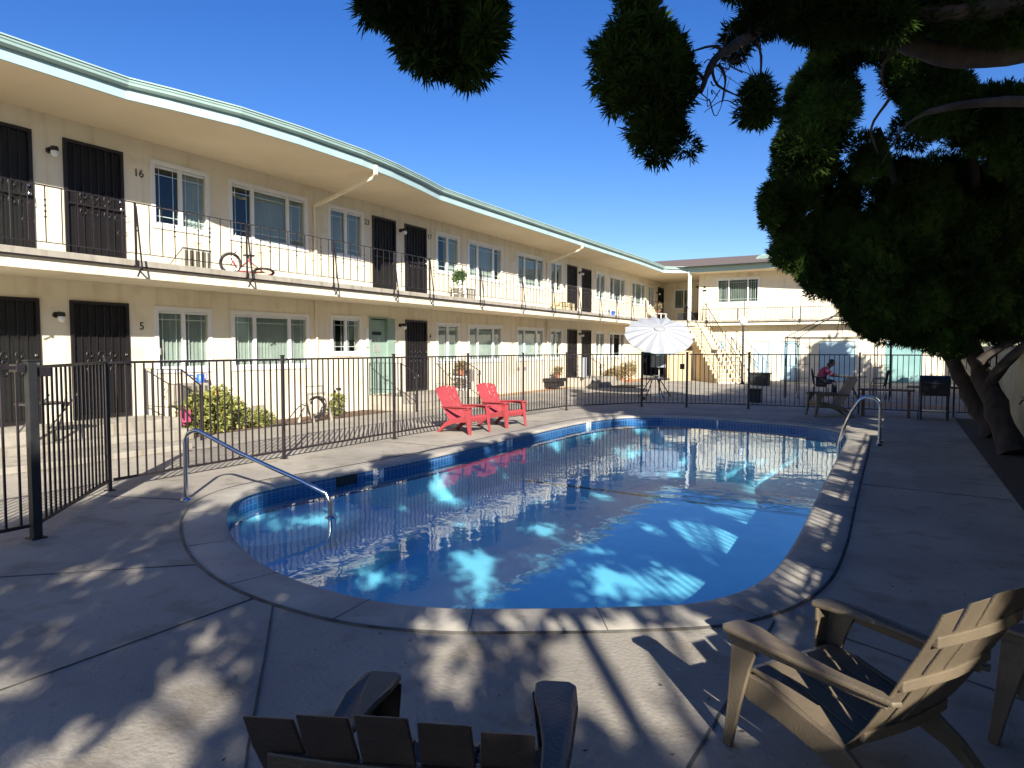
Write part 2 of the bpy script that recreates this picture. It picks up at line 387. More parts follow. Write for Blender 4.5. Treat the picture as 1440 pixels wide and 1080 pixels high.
Hu=[(a,b,3.97,5.09) for a,b,_,_ in wins_u]; Hl=[(a,b,1.22,2.35) for a,b,_,_ in wins_u[:2]]+[(12.9,13.9,1.5,2.38)]+[(a,b,1.22,2.35) for a,b,_,_ in wins_u[3:9]]
Du=[(a,b,UP,5.15) for a,b in doors_u]; Dl=[(a,b,LO,2.44) for a,b in doors_l]+[(14.3,15.27,LO,2.42)]
part('wall',wall_y(WX,-6,40.5,2.95,5.6,Hu+Du,'stucco'),'stucco',B)
part('wall',wall_y(WX,-6,36.6,-.1,2.95,Hl+Dl,'stucco'),'stucco',B)
# back side and dark rooms
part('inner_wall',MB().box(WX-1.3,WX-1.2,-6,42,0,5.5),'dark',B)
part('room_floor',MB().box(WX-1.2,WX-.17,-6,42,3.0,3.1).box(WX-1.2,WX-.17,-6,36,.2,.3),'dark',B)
part('end_wall',MB().box(WX-7,WX-.01,-6.2,-6.02,0,5.7).box(WX-7.2,WX-7,-6,42,0,5.7),'stucco',B)
def window_y(x,a,b,z0,z1,n,blind,parent=B,bars='blinds_dim',label=None,grid=True):
    """window in the wall plane x facing +x"""
    f=MB(); t=.085; o=.022
    f.box(x-.02,x+o,a-.07,b+.07,z1-.01,z1+.075).box(x-.02,x+o,a-.07,b+.07,z0-.075,z0+.01).box(x-.02,x+o,a-.07,a+.01,z0+.0102,z1-.0102).box(x-.02,x+o,b-.01,b+.07,z0+.0102,z1-.0102)
    W=b-a; cuts=[a+W*.5] if n==2 else [a+W*.27,a+W*.75]
    edges=[a]+cuts+[b]
    for c in cuts: f.box(x-.06,x-.005,c-.035,c+.035,z0,z1)
    for e0,e1 in zip(edges,edges[1:]):
        f.box(x-.07,x-.03,e0+.012,e1-.012,z1-.055,z1-.0105).box(x-.07,x-.03,e0+.012,e1-.012,z0+.0105,z0+.05)
        if grid and (n==2 or e1-e0<.7 or True):
            f.box(x-.058,x-.052,e0+.02,e1-.02,z1-.18,z1-.165)
            f.box(x-.058,x-.052,e0+.02,e1-.02,z0+.16,z0+.175)
            if e1-e0<.7:
                f.box(x-.0585,x-.0525,e0+.13,e0+.142,z0+.02,z1-.02); f.box(x-.0585,x-.0525,e1-.142,e1-.13,z0+.02,z1-.02)
    wo=part('window',f,'white',parent,label=label)
    p=MB()
    for e0,e1 in zip(edges,edges[1:]): p.add([(x-.05,e0,z0),(x-.05,e1,z0),(x-.05,e1,z1),(x-.05,e0,z1)],[(0,1,2,3)])
    part('pane',p,'pane',wo)
    bl=MB()
    for i,(e0,e1) in enumerate(zip(edges,edges[1:])):
        if blind[i%len(blind)]=='0': continue
        k=max(3,int((e1-e0)/.085))
        for j in range(k):
            y=e0+(e1-e0)*(j+.5)/k; h=.036
            bl.add([(x-.13-random.uniform(0,.02),y-h,z0),(x-.10,y+h,z0),(x-.10,y+h,z1),(x-.13,y-h,z1)],[(0,1,2,3)])
    if bl.v: part('blinds',bl,'blind' if blind[0]!='d' else 'blinddim',wo)
    return wo
bu=['01','011','11','01','110','111','10','11','011','111','10']
for (a,b,n_,_),bb in zip(wins_u,bu): window_y(WX,a,b,3.97,5.09,n_,bb)
bl_=['11','111','00','11','111','111','10','11','000']
for i,h in enumerate(Hl): window_y(WX,h[0],h[1],h[2],h[3],3 if h[1]-h[0]>1.5 else 2,bl_[i])
def door_y(x,a,b,z0,z1,parent=B,lit=False,side=1,label=None):
    d=MB(); d.box(x-.05,x+.03,a,a+.055,z0,z1).box(x-.05,x+.03,b-.055,b,z0,z1).box(x-.05,x+.03,a+.055,b-.055,z1-.055,z1).box(x-.05,x+.03,a+.055,b-.055,z0,z0+.07)
    d.box(x-.015,x+.02,a+.0552,b-.0552,z0+.95,z0+.99)
    k=7
    for i in range(1,k):
        y=a+.055+(b-a-.11)*i/k; d.box(x-.01,x+.008,y-.008,y+.008,z0+.0705,z1-.0555)
    do=part('door',d,'ironbrown',parent,label=label)
    part('door_panel',MB().box(x-.12,x-.1,a,b,z0,z1),'curtain' if lit else 'doormesh',do)
    part('screen',MB().box(x-.022,x-.018,a+.056,b-.056,z0+.071,z1-.056),M['screen'],do)
    # scrollwork
    for cx in (.3,.5,.7):
        s=MB()
        y0=a+(b-a)*cx
        for zz,rr in ((z0+1.12,.07),(z0+1.0,.05),(z0+.85,.07)):
            s.tube([(x+.012,y0+rr*math.cos(t)*(1-t/14),zz+rr*math.sin(t)*(1-t/14)) for t in [k*.5 for k in range(13)]],.006,4)
        part('scrollwork',s,'ironbrown',do)
    hy=b-.09 if side>0 else a+.09
    part('handle',MB().lathe([(0,-.03),(.03,-.02),(.034,0),(.03,.02),(0,.03)],(x+.07,hy,z0+.98),10),'steel',do,smooth=True)
    part('lock',MB().lathe([(0,-.02),(.025,-.015),(.025,.015),(0,.02)],(x+.045,hy,z0+1.12),10),'steel',do,smooth=True)
def screen_mat():
    m=bpy.data.materials.new('door_screen'); m.use_nodes=True; n=m.node_tree.nodes; l=m.node_tree.links
    b=n['Principled BSDF']; b.inputs['Base Color'].default_value=(.011,.009,.009,1); b.inputs['Roughness'].default_value=.6
    t=n.new('ShaderNodeBsdfTransparent'); x=n.new('ShaderNodeMixShader'); x.inputs[0].default_value=.6
    l.new(t.outputs[0],x.inputs[1]); l.new(b.outputs[0],x.inputs[2]); l.new(x.outputs[0],n['Material Output'].inputs[0]); return m
M['screen']=screen_mat()
for i,(a,b) in enumerate(doors_u): door_y(WX,a,b,UP,5.15,lit=(i in (0,2)),side=1)
for i,(a,b) in enumerate(doors_l): door_y(WX,a,b,LO,2.44,lit=(i==0),side=1)
# mint alcove door
md=MB().box(WX-.12,WX-.06,14.33,15.0,LO,2.40); mo=part('door',md,'mint',B,label='mint green open alcove door with a dark sign and papers',bevel=.005)
part('jamb',MB().box(WX-.155,WX+.025,15.02,15.32,LO,2.44).box(WX-.155,WX+.025,14.26,14.3301,LO,2.4199).box(WX-.155,WX+.025,14.26,15.0199,2.42,2.47),'mint',mo)
part('sign',MB().box(WX-.0599,WX-.05,14.45,14.82,1.98,2.07),'black',mo); 
part('notice',MB().box(WX-.0599,WX-.052,14.5,14.78,1.52,1.72).box(WX-.0599,WX-.052,14.52,14.6,1.78,1.9).box(WX-.0599,WX-.052,14.66,14.76,1.8,1.9).box(WX-.0599,WX-.052,14.56,14.7,1.28,1.48),'blind',mo)
part('extinguisher_box',MB().box(WX,WX+.05,14.12,14.2,1.65,2.15),'white',B,bevel=.01)
# lamps
def lamp(x,y,z,dx=1,dy=0):
    b=MB().tube([(x,y,z),(x+.06*dx,y+.06*dy,z+.0)],[.05,.05],10).tube([(x+.05*dx,y+.05*dy,z),(x+.12*dx,y+.12*dy,z+.04),(x+.17*dx,y+.17*dy,z+.02)],[.018,.02,.02],6)
    b.lathe([(0,.05),(.055,.04),(.065,-.02),(.05,-.03)],(x+.18*dx,y+.18*dy,z),12)
    o=part('wall_lamp',b,'ironbrown',B,smooth=True); part('globe',MB().lathe([(.045,0),(.06,-.04),(.045,-.09),(0,-.11)],(x+.18*dx,y+.18*dy,z-.02),12),'bowl',o,smooth=True)
for y,z in ((6.4,4.88),(15.6,4.92),(28.0,4.92),(39.0,4.8),(6.42,2.18),(15.55,2.27),(28.04,2.25)): lamp(WX,y,z)
for y,z,s_ in ((7.95,4.84,'16'),(7.93,2.03,'5'),(14.22,4.93,'23'),(17.0,4.93,'17'),(17.0,1.98,'4')): text('house_number',s_,.2,(WX+.006,y,z),(math.pi/2,0,math.pi/2),'ironbrown',B)
# balcony slab
sl=MB(); lipx=-11.05
poly=[(WX+.001,-6),(lipx,-6),(lipx,36.0),(-9.35,36.0),(-9.35,36.62),(2.6,36.62),(2.6,37.08),(-9.45,37.08),(-9.45,40.48),(WX+.001,40.48)]
sl.prism(poly,'z',2.96,3.08); part('balcony_slab',sl,'slab',B,bevel=.006)
sb=MB(); i_=.03
sb.prism([(WX+.001,-6),(lipx-i_,-6),(lipx-i_,35.97),(-9.38,35.97),(-9.38,36.65),(2.6,36.65),(2.6,37.08),(-9.45,37.08),(-9.45,40.48),(WX+.001,40.48)],'z',2.78,2.9599); part('balcony_beam',sb,'stucco',B,bevel=.008)
tr=MB().beam((lipx+.012,-6,2.965),(lipx+.012,35.99,2.965),.03,.025).beam((-9.3,36.6,2.965),(2.6,36.6,2.965),.03,.025).beam((-9.3,36.635,2.79),(2.6,36.635,2.79),.03,.025); part('drip_edge',tr,'ironbrown',B)
# railing
def rail_run(a,b,zt,zb,parent,sp=.23,scroll=True,name='railing',r=.008):
    a=Vector(a);b=Vector(b);L=(b-a).length;k=max(1,int(L/sp)); m=MB()
    m.beam((*a.xy,a.z+zt),(*b.xy,b.z+zt),.032,.014).beam((*a.xy,a.z+zb),(*b.xy,b.z+zb),.022,.012)
    d=(b-a).normalized()
    for i in range(k+1):
        p=a.lerp(b,i/k); tw=(i%3==1)
        m.beam((p.x,p.y,p.z+zb),(p.x,p.y,p.z+zt-.006),r*1.5,r*1.5)
        if tw:
            for q in (.45,.55,.65,.75): m.beam((p.x,p.y,p.z+zb+(zt-zb)*q-.012),(p.x,p.y,p.z+zb+(zt-zb)*q+.012),.024,.024)
        if scroll and i%6==3:
            for s in (-1,1):
                for zz,rr in ((.62,.075),(.34,.05)):
                    pts=[]
                    for t in range(11):
                        an=t*.55; q=rr*(1-t/16); pts.append((p.x+d.x*s*(rr-q*math.cos(an)),p.y+d.y*s*(rr-q*math.cos(an)),p.z+zb+(zt-zb)*zz+q*math.sin(an)))
                    m.tube(pts,.005,4)
    return part(name,m,'iron',parent)
RX=-11.0
ra=rail_run((RX,-5,3.08),(RX,35.9,3.08),.92,.1,B,name='balcony_railing')
for y in [-3.4,-1.1,1.9,4.55,7.0,9.22,11.55,13.65,15.15,17.7,20.3,22.6,24.9,27.1,29.0,31.0,33.0,34.9]:
    ps=MB(); ps.beam((RX,y,3.0),(RX,y,4.0),.026,.026).beam((RX,y+.02,3.95),(RX+.13,y+.02,2.9),.02,.02).beam((RX-.03,y,2.99),(RX+.15,y,2.92),.03,.02).beam((RX+.13,y,2.93),(RX+.03,y,2.8),.02,.02)
    part('post',ps,'iron',ra)
rb=rail_run((-8.9,36.58,3.08),(2.5,36.58,3.08),.92,.1,B,name='balcony_railing')
for x in (-8.9,-7.0,-4.35,-1.7,.9): ps=MB().beam((x,36.58,2.9),(x,36.58,4.0),.03,.03).beam((x,36.54,3.2),(x,36.46,2.8),.02,.02); part('post',ps,'iron',rb)
# eaves: outline in plan
EV=[(-10.74,-6.4),(-10.74,6.72),(-10.55,7.4),(-10.30,8.5),(-10.20,9.8),(-10.19,11.6),(-10.28,12.7),(-10.5,14.1),(-10.72,15.2),(-10.76,17),(-10.74,31.4),(-10.85,35.2),(-10.4,35.75),(-9.7,36.05),(-6.98,36.0),(-3.9,35.6),(2.9,34.9)]
WL=[(WX,-6.4),(WX,6.7),(WX,7.4),(WX,8.5),(WX,9.8),(WX,11.6),(WX,12.7),(WX,14.1),(WX,15.2),(WX,17),(WX,31.4),(WX,35.2),(WX,40.5),(-9.45,40.5),(-7.0,40.5),(-3.9,40.5),(2.9,40.5)]
def strip(A,za,Bp,zb,mb=None,flip=False):
    mb=mb or MB(); k=len(A)
    vs=[(x,y,za) for x,y in A]+[(x,y,zb) for x,y in Bp]; fs=[(i,i+1,k+i+1,k+i) for i in range(k-1)]
    return mb.add(vs,[f[::-1] for f in fs] if flip else fs)
def offl(P,d):
    o=[]
    for i in range(len(P)):
        a=Vector(P[max(i-1,0)]);b=Vector(P[min(i+1,len(P)-1)]); t=(b-a).normalized(); o.append((P[i][0]+t.y*d,P[i][1]-t.x*d))
    return o
def prof(P,pr,m,name,parent=B,smooth=False):
    mb=MB(); k=len(P); 
    for d,z in pr: mb.v+=[(x,y,z) for x,y in offl(P,d)]
    n_=len(pr)
    for a in range(n_):
        b=(a+1)%n_
        for i in range(k-1): mb.f.append((a*k+i,a*k+i+1,b*k+i+1,b*k+i))
    mb.f+= [tuple(a*k for a in range(n_)),tuple(a*k+k-1 for a in range(n_))[::-1]]
    return part(name,mb,m,parent,smooth=smooth)
part('soffit',strip(EV,5.545,WL,5.47),'soffit',B)
prof(EV,[(-.02,5.53),(.02,5.53),(.02,5.77),(-.02,5.77)],'fascia','fascia')
prof(EV,[(.022,5.72),(.04,5.70),(.08,5.70),(.115,5.73),(.115,5.76),(.105,5.77),(.12,5.785),(.12,5.81),(.02,5.82),(.022,5.76)],'gutter','gutter')
prof(offl(EV,.005),[(-.1,5.825),(.125,5.825),(.125,5.845),(-.1,5.85)],'fascia','roof_edge')
part('roof',strip(EV,5.84,[(-20,y) if i<12 else (x,41.5) for i,(x,y) in enumerate(WL)],5.86,None),'shingle',B)
rm=MB().add([(-11.0,35.7,5.80),(3.2,34.9,5.80),(3.2,41.3,6.9),(-16,41.3,6.9)],[(0,1,2,3)]).add([(-16,41.3,6.9),(3.2,41.3,6.9),(3.2,47,5.8),(-20,47,5.8)],[(0,1,2,3)]).add([(-11.0,35.7,5.80),(-16,41.3,6.9),(-20,47,5.8)],[(0,1,2)])
part('roof',rm,'shingle',B,label='brown shingled hip roof over the far wing')
rv=MB(); 
for k in range(9):
    t0=math.pi*k/8
pts=[(.42*math.cos(math.pi*k/8),.26*math.sin(math.pi*k/8)) for k in range(9)]
rv.prism([(-6.4+p[0],6.28+p[1]) for p in pts],'y',38.4,39.6); rvo=part('roof_vent',rv,'fascia',B)
lv=MB()
for k in range(4): 
    hw=.42*math.sqrt(max(.05,1-((.04+.055*k)/.26)**2)); lv.box(-6.4-hw+.05,-6.4+hw-.05,38.37,38.399,6.31+.055*k,6.33+.055*k)
part('louvre',lv,'gutter',rvo)
for y0,y1,x in ((6.0,7.8,-11.4),(14.6,15.9,-11.3)): part('roof_hatch',MB().box(x-.5,x+.25,y0,y1,5.8,6.02),'fascia',B,bevel=.01)
# downspouts
def spout(y,x):
    m=MB(); w_=.07
    m.beam((x+.06,y-.1,5.62),(x+.06,y-.1,5.42),w_,w_).beam((x+.06,y-.1,5.44),(x-.1,y,5.36),w_,w_).beam((x-.1,y,5.38),(WX+.06,y+.25,5.02),w_,w_).beam((WX+.05,y+.25,5.04),(WX+.05,y+.25,3.08),.06,w_).beam((WX+.05,y+.25,2.78),(WX+.05,y+.25,.02),.05,.05)
    part('downspout',m,'stucco',B,bevel=.006)
spout(12.07,-10.19); spout(24.6,-10.74)
part('downspout',MB().beam((-9.72,36.0,5.6),(-9.72,36.2,5.3),.08,.08),'white',B)
part('column',MB().box(-9.79,-9.64,36.2,36.35,3.08,5.54),'white',B,bevel=.008)
# corner recess and far wing
def wall_x(y,x0,x1,z0,z1,holes,th=.16):
    xs=sorted({x0,x1,*[h[0] for h in holes],*[h[1] for h in holes]}); zs=sorted({z0,z1,*[h[2] for h in holes],*[h[3] for h in holes]}); mb=MB()
    for a,b in zip(xs,xs[1:]):
        for c,d in zip(zs,zs[1:]):
            if any(h[0]<=a+1e-6 and b<=h[1]+1e-6 and h[2]<=c+1e-6 and d<=h[3]+1e-6 for h in holes): continue
            mb.add([(a,y,c),(b,y,c),(b,y,d),(a,y,d)],[(0,1,2,3)])
    for a,b,c,d in holes:
        Y=y+th; mb.add([(a,y,c),(b,y,c),(b,y,d),(a,y,d),(a,Y,c),(b,Y,c),(b,Y,d),(a,Y,d)],[(0,1,5,4),(1,2,6,5),(2,3,7,6),(3,0,4,7)])
    return mb
def window_x(y,a,b,z0,z1,n,blind,label=None):
    """same window turned to face -y: build facing +x then rotate"""
    before=set(bpy.data.objects)
    wo=window_y(0,a,b,z0,z1,n,blind,label=label)
    for o in [wo]+list(wo.children):
        L=B.location
        for v in o.data.vertices:
            X,Yy,Z=v.co.x+L.x,v.co.y+L.y,v.co.z+L.z   # facing +x, horizontal axis y
            v.co=Vector((Yy-L.x, (y-X)-L.y, Z-L.z))
        o.data.flip_normals()
FY=37.1
part('wall',wall_x(FY,-9.45,2.7,2.95,5.6,[(-8.45,-6.45,4.0,5.2),(-1.95,-.9,4.3,5.1)]),'stucco',B)
gar=[(-6.61,-5.85,.02,1.98),(-5.28,-4.44,.02,1.98),(-3.54,-1.94,.02,1.97),(-.68,.85,.02,1.96),(-8.9,-8.1,.02,1.98)]
part('wall',wall_x(FY,-9.45,2.7,-.1,2.95,gar),'stucco',B)
part('wall',MB().add([(-9.45,FY,2.95),(-9.45,40.5,2.95),(-9.45,40.5,5.6),(-9.45,FY,5.6)],[(0,1,2,3)]).add([(-9.45,FY,0),(-9.45,40.5,0),(-9.45,40.5,2.9),(-9.45,FY,2.9)],[(0,1,2,3)]),'stucco',B)
part('wall',wall_x(40.5,WX,-9.45,2.95,5.6,[(-11.7,-10.7,3.95,5.05)]),'stucco',B)
part('wall',MB().box(WX,-9.45,40.5,40.6,0,2.8),'tanwall',B)
part('inner_wall',MB().box(-14,3,42.5,42.6,0,5.5).box(-9.2,2.7,38.3,38.4,0,5.4),'dark',B)
part('wall',MB().box(2.7,2.86,35.9,41,0,5.6),'stucco',B)
window_x(FY,-8.45,-6.45,4.0,5.2,3,'111'); window_x(FY,-1.95,-.9,4.3,5.1,2,'11'); window_x(40.5,-11.7,-10.7,3.95,5.05,2,'11')
part('door',MB().box(-10.35,-9.5,40.44,40.49,3.1,5.15),'ironbrown',B,bevel=.01)
lamp(-10.4,40.5,5.15,0,-1)
for i,(a,b,c,d) in enumerate(gar):
    m_='tealdoor' if i==3 else 'bluedoor'
    g_=MB().box(a+.01,b-.01,FY+.05,FY+.09,c+.01,d-.01)
    if b-a>1.2:
        for k in (1,2,3): g_.box(a+.012,b-.012,FY+.046,FY+.0505,c+.49*k,c+.49*k+.012)
    do=part('garage_door' if b-a>1.2 else 'storage_door',g_,m_,B,bevel=.004)
    if b-a<1.2: part('handle',MB().lathe([(0,-.03),(.03,0),(0,.03)],(a+.1,FY+.02,1.0),8),'steel',do)
    part('sill',MB().box(a-.03,b+.03,FY-.03,FY+.04,c-.04,c+.005),'slab',do)
part('address_plate',MB().box(-9.25,-9.05,FY-.015,FY+.001,4.62,4.72).box(-9.2,-9.1,FY-.012,FY+.001,4.8,4.9),'ironbrown',B)
# lower entry platforms
def stoop(y0,y1,xf,steps,side='both'):
    m=MB().box(WX+.002,xf,y0,y1,.0,.375); 
    for k in range(steps): m.box(xf+.001,xf+.34*(k+1),y0,y1,.0,.19-.01*k)
    o=part('entry_steps',m,'slab',B,bevel=.012); return o
s0=stoop(-5,8.0,-11.35,1); s1=stoop(14.15,17.25,-11.2,1); s2=stoop(26.6,29.6,-11.2,1)
# wide low kerb walk in front of the first platform
part('entry_steps',MB().box(-11.0,-9.95,-5,7.2,.0,.09),'slab',B,bevel=.01)
def step_rail(y,parent):
    x0,x1,x2=WX+.05,-11.25,-10.75
    m=MB(); m.beam((x0,y,1.24),(x1,y,1.24),.028,.014).beam((x1,y,1.24),(x2,y,.98),.028,.014).beam((x0,y,.55),(x1,y,.55),.02,.012).beam((x1,y,.55),(x2,y,.25),.02,.012)
    for i in range(7):
        x=x0+(x1-x0)*i/6; m.beam((x,y,.38),(x,y,1.24),.014,.014)
    m.beam((x1,y,.36),(x1,y,1.25),.026,.026).beam((x2,y,0),(x2,y,.98),.026,.026).tube([(x2+.07*math.sin(t),y,.91+.07*math.cos(t)) for t in [k*.5 for k in range(10)]],.009,5)
    for s in (-1,1): m.tube([(x0+.55+s*(.04-.04*math.cos(t)),y,.85+.05*math.sin(t)) for t in [k*.5 for k in range(12)]],.006,4).tube([(x0+.55+s*(.03-.03*math.cos(t)),y,.72+.03*math.sin(t)) for t in [k*.5 for k in range(12)]],.006,4)
    part('railing',m,'iron',parent)
step_rail(7.95,s0); step_rail(14.2,s1); step_rail(17.2,s1); step_rail(26.65,s2); step_rail(29.55,s2)
# crawl vents & bibs
v=MB()
for a,b,z in ((10.05,10.32,.23),(10.42,10.72,.24),(22.4,22.6,.8),(22.85,23.05,.8),(8.2,8.3,1.5)): part('wall_vent',MB().box(WX-.01,WX+.012,a,b,z,z+.13),'slab',B)
part('hose_bib',MB().box(WX,WX+.06,12.98,13.12,.60,.63).box(WX,WX+.06,12.98,13.12,.46,.49).box(WX,WX+.04,12.9,12.95,.5,.58),'iron',B)
# ---------------------------------------------------------------- staircases
def stair(a,b,za,zb,width,n_,label,side_m,cat='staircase',rail=True,landing=None):
    a=Vector(a);b=Vector(b);d=(b-a).normalized();L=(b-a).length; nrm=Vector((-d.y,d.x))
    if nrm.x<0: nrm=-nrm
    T=thing('staircase',(b.x,b.y,0),label,cat)
    def P(s,w_,z): q=a+d*s+nrm*w_; return (q.x,q.y,z)
    side=MB(); tread=MB(); dz=(za-zb)/n_; ds=L/n_
    for k in range(n_):
        s0=k*ds; s1=s0+ds; z=za-dz*(k+1)+ (0 if True else 0)
        bz=max(0,z-.55)
        side.add([P(s0,0,0 if k>n_*.35 else bz),P(s1,0,0 if k>n_*.35 else bz),P(s1,width,0 if k>n_*.35 else bz),P(s0,width,0 if k>n_*.35 else bz),P(s0,0,z),P(s1,0,z),P(s1,width,z),P(s0,width,z)],[(0,3,2,1),(4,5,6,7),(0,1,5,4),(1,2,6,5),(2,3,7,6),(3,0,4,7)])
        c=[P(s0-.02,-.03,z+.001),P(s1+.03,-.03,z+.001),P(s1+.03,width+.03,z+.001),P(s0-.02,width+.03,z+.001)]
        tread.add(c+[(x,y,zz+.05) for x,y,zz in c],[(0,3,2,1),(4,5,6,7),(0,1,5,4),(1,2,6,5),(2,3,7,6),(3,0,4,7)])
    part('stringer',side,side_m,T); part('tread',tread,'stucco',T,bevel=.008)
    if landing:
        part('landing',MB().box(*landing),side_m,T)
    for w_ in (.02,width-.02):
        m=MB(); k=int(L/.2)
        def Z(s): return za-(za-zb)*s/L
        m.beam(P(0,w_,Z(0)+.95),P(L+.1,w_,Z(L)+.9),.03,.016).beam(P(0,w_,Z(0)+.25),P(L,w_,Z(L)+.22),.02,.014)
        for i in range(k+1):
            s=L*i/k; m.beam(P(s,w_,Z(s)+.24),P(s,w_,Z(s)+.93),.013,.013)
        for s in (0,L*.5,L): m.beam(P(s,w_,max(0,Z(s)-.05)),P(s,w_,Z(s)+.95),.03,.03)
        m.tube([P(L+.1+.09*math.sin(t),w_,Z(L)+.81+.09*math.cos(t)) for t in [q*.45 for q in range(9)]],.01,5)
        part('railing',m,'iron',T)
    return T
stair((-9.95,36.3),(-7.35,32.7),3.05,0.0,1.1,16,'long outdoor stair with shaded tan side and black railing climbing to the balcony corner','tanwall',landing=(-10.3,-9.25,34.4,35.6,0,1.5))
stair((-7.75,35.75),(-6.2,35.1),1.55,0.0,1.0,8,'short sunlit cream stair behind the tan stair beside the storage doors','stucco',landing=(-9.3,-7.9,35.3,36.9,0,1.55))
# ---------------------------------------------------------------- pool fence
FN=thing('pool_fence',(-7.88,10,0),'black iron picket fence surrounding the swimming pool with a gate at the far side','fence')
FP=[(-6.41,-4.2,1),(-6.41,-1.8,1),(-6.41,.65,1),(-6.41,3.12,2),(-7.84,4.6,1),(-7.88,7.2,1),(-7.88,9.75,1),(-7.86,12.15,1),(-7.85,14.55,1),(-7.62,16.5,1),(-6.25,18.5,1.3),(-5.12,18.95,1.6),(-3.55,19.3,1.2),(-.9,19.3,1),(1.1,19.3,1),(1.9,19.3,1)]
FH=1.48
for i,(x,y,k) in enumerate(FP):
    w_={1:.02,2:.036}.get(k,.026)
    p=MB().box(x-w_/1,x+w_/1,y-w_/1,y+w_/1,0,FH+.03); p.box(x-w_-.008,x+w_+.008,y-w_-.008,y+w_+.008,FH+.03,FH+.045); p.box(x-w_-.025,x+w_+.025,y-w_-.025,y+w_+.025,0,.012)
    part('post',p,'iron' if k<2 else 'black',FN,bevel=.003)
for i in range(len(FP)-1):
    a=Vector(FP[i][:2]);b=Vector(FP[i+1][:2]); d=(b-a).normalized(); L=(b-a).length; gate=(i==10)
    a2=a+d*.05;b2=b-d*.05; m=MB(); zb=.10
    m.beam((*a2,FH-.02),(*b2,FH-.02),.028,.028).beam((*a2,zb+.02),(*b2,zb+.02),.028,.028)
    k=int(L/.112)
    for j in range(1,k):
        p=a.lerp(b,j/k); m.beam((*p,zb+.035),(*p,FH-.035),.0165,.0165)
    o=part('gate' if gate else 'fence_panel',m,'iron',FN)
    if gate:
        q=b-d*.12; part('latch',MB().box(q.x-.06,q.x+.06,q.y-.06,q.y-.02,1.05,1.2).box(a.x+.03,a.x+.09,a.y-.04,a.y+.04,1.25,1.33).box(a.x+.03,a.x+.09,a.y-.04,a.y+.04,.2,.28),'iron',o)
# latch box on near gate post
part('latch',MB().box(-6.50,-6.38,3.00,3.07,1.42,1.49).box(-6.45,-6.40,3.17,3.28,1.38,1.46),'iron',FN,bevel=.004)
# ---------------------------------------------------------------- right garden wall
GW=thing('garden_wall',(2.0,15,0),'pale yellow block wall behind the juniper trunks on the right','wall')
gw=MB().box(1.95,2.15,-7,34.9,0,1.62); part('block_wall',gw,'block',GW,bevel=.01)
part('wall_cap',MB().box(1.92,2.18,-7,34.85,1.62,1.68),'slab',GW)
part('block_wall',MB().box(1.951,2.149,-7,11.6,1.681,1.83),'block',GW)
m=MB(); m.beam((2.05,1.2,2.86),(2.05,11.6,2.86),.02,.02).beam((2.05,1.2,1.95),(2.05,11.6,1.95),.02,.02)
y=1.2
while y<11.6: m.beam((2.05,y,1.83),(2.05,y,2.88),.013,.013); y+=.145
part('railing',m,'iron',GW)
# wall tap
t_=thing('garden_tap',(1.8,13.6,0),'thin dark standing water pipe with tap against the yellow wall','garden tap')
part('pipe',MB().tube([(1.86,13.6,0),(1.86,13.6,.78),(1.7,13.6,.80)],.014,6).tube([(1.7,13.6,.80),(1.66,13.6,.72)],.012,6),'iron',t_)
part('handle',MB().tube([(1.70,13.55,.84),(1.70,13.65,.84)],.01,6),'iron',t_)
# ---------------------------------------------------------------- rails at the pool
def arc(c,r,a0,a1,u,k=10):
    # arc in vertical plane with horizontal dir u
    return [(c[0]+u[0]*r*math.cos(R(a0+(a1-a0)*i/k)),c[1]+u[1]*r*math.cos(R(a0+(a1-a0)*i/k)),c[2]+r*math.sin(R(a0+(a1-a0)*i/k))) for i in range(k+1)]
A=Vector((-6.64,4.71)); Bq=Vector((-5.12,5.28)); u=(Bq-A).normalized(); r=.13
T=thing('hand_rail',(A.x,A.y,0),'curved stainless steel hand rail running from deck down into the shallow end steps','hand rail')
c1=A+u*r
pts=[(A.x,A.y,0),(A.x,A.y,.3)]+arc((c1.x,c1.y,.62),r,180,68,u)
e1=Bq-u*.10
pts+=[tuple(Vector((c1.x,c1.y,.62)).lerp(Vector((e1.x,e1.y,.16)),t)+Vector((0,0,.10*(1-t)))) for t in (.35,.6,.85)]
pts+=[(Bq.x-u.x*.04,Bq.y-u.y*.04,.12),(Bq.x,Bq.y,.03),(Bq.x,Bq.y,-.42)]
part('rail',MB().tube(pts,.022,12),'steel',T,smooth=True)
part('flange',MB().lathe([(0,.03),(.03,.03),(.05,.012),(.055,0)],(A.x,A.y,0.002),14).lathe([(0,.03),(.03,.03),(.05,.012),(.055,0)],(Bq.x,Bq.y,-.135),14),'steel',T,smooth=True)
T=thing('pool_ladder',(-.35,13.3,0),'pair of arched stainless steel ladder rails at the right pool edge','pool ladder')
for yy in (13.05,13.5):
    pts=[(-.29,yy,0),(-.29,yy,.55)]+arc((-.47,yy,.62),.18,0,140,(1,0))+[(-.72,yy,.55),(-.84,yy,.25),(-.90,yy,0),(-.92,yy,-.7)]
    part('rail',MB().tube(pts,.022,12),'steel',T,smooth=True)
part('flange',MB().lathe([(0,.03),(.03,.03),(.055,0)],(-.29,13.05,.002),14).lathe([(0,.03),(.03,.03),(.055,0)],(-.29,13.5,.002),14),'steel',T,smooth=True)
part('rung',MB().box(-.97,-.87,13.07,13.48,-.35,-.32).box(-.97,-.87,13.07,13.48,-.62,-.59),'steel',T)
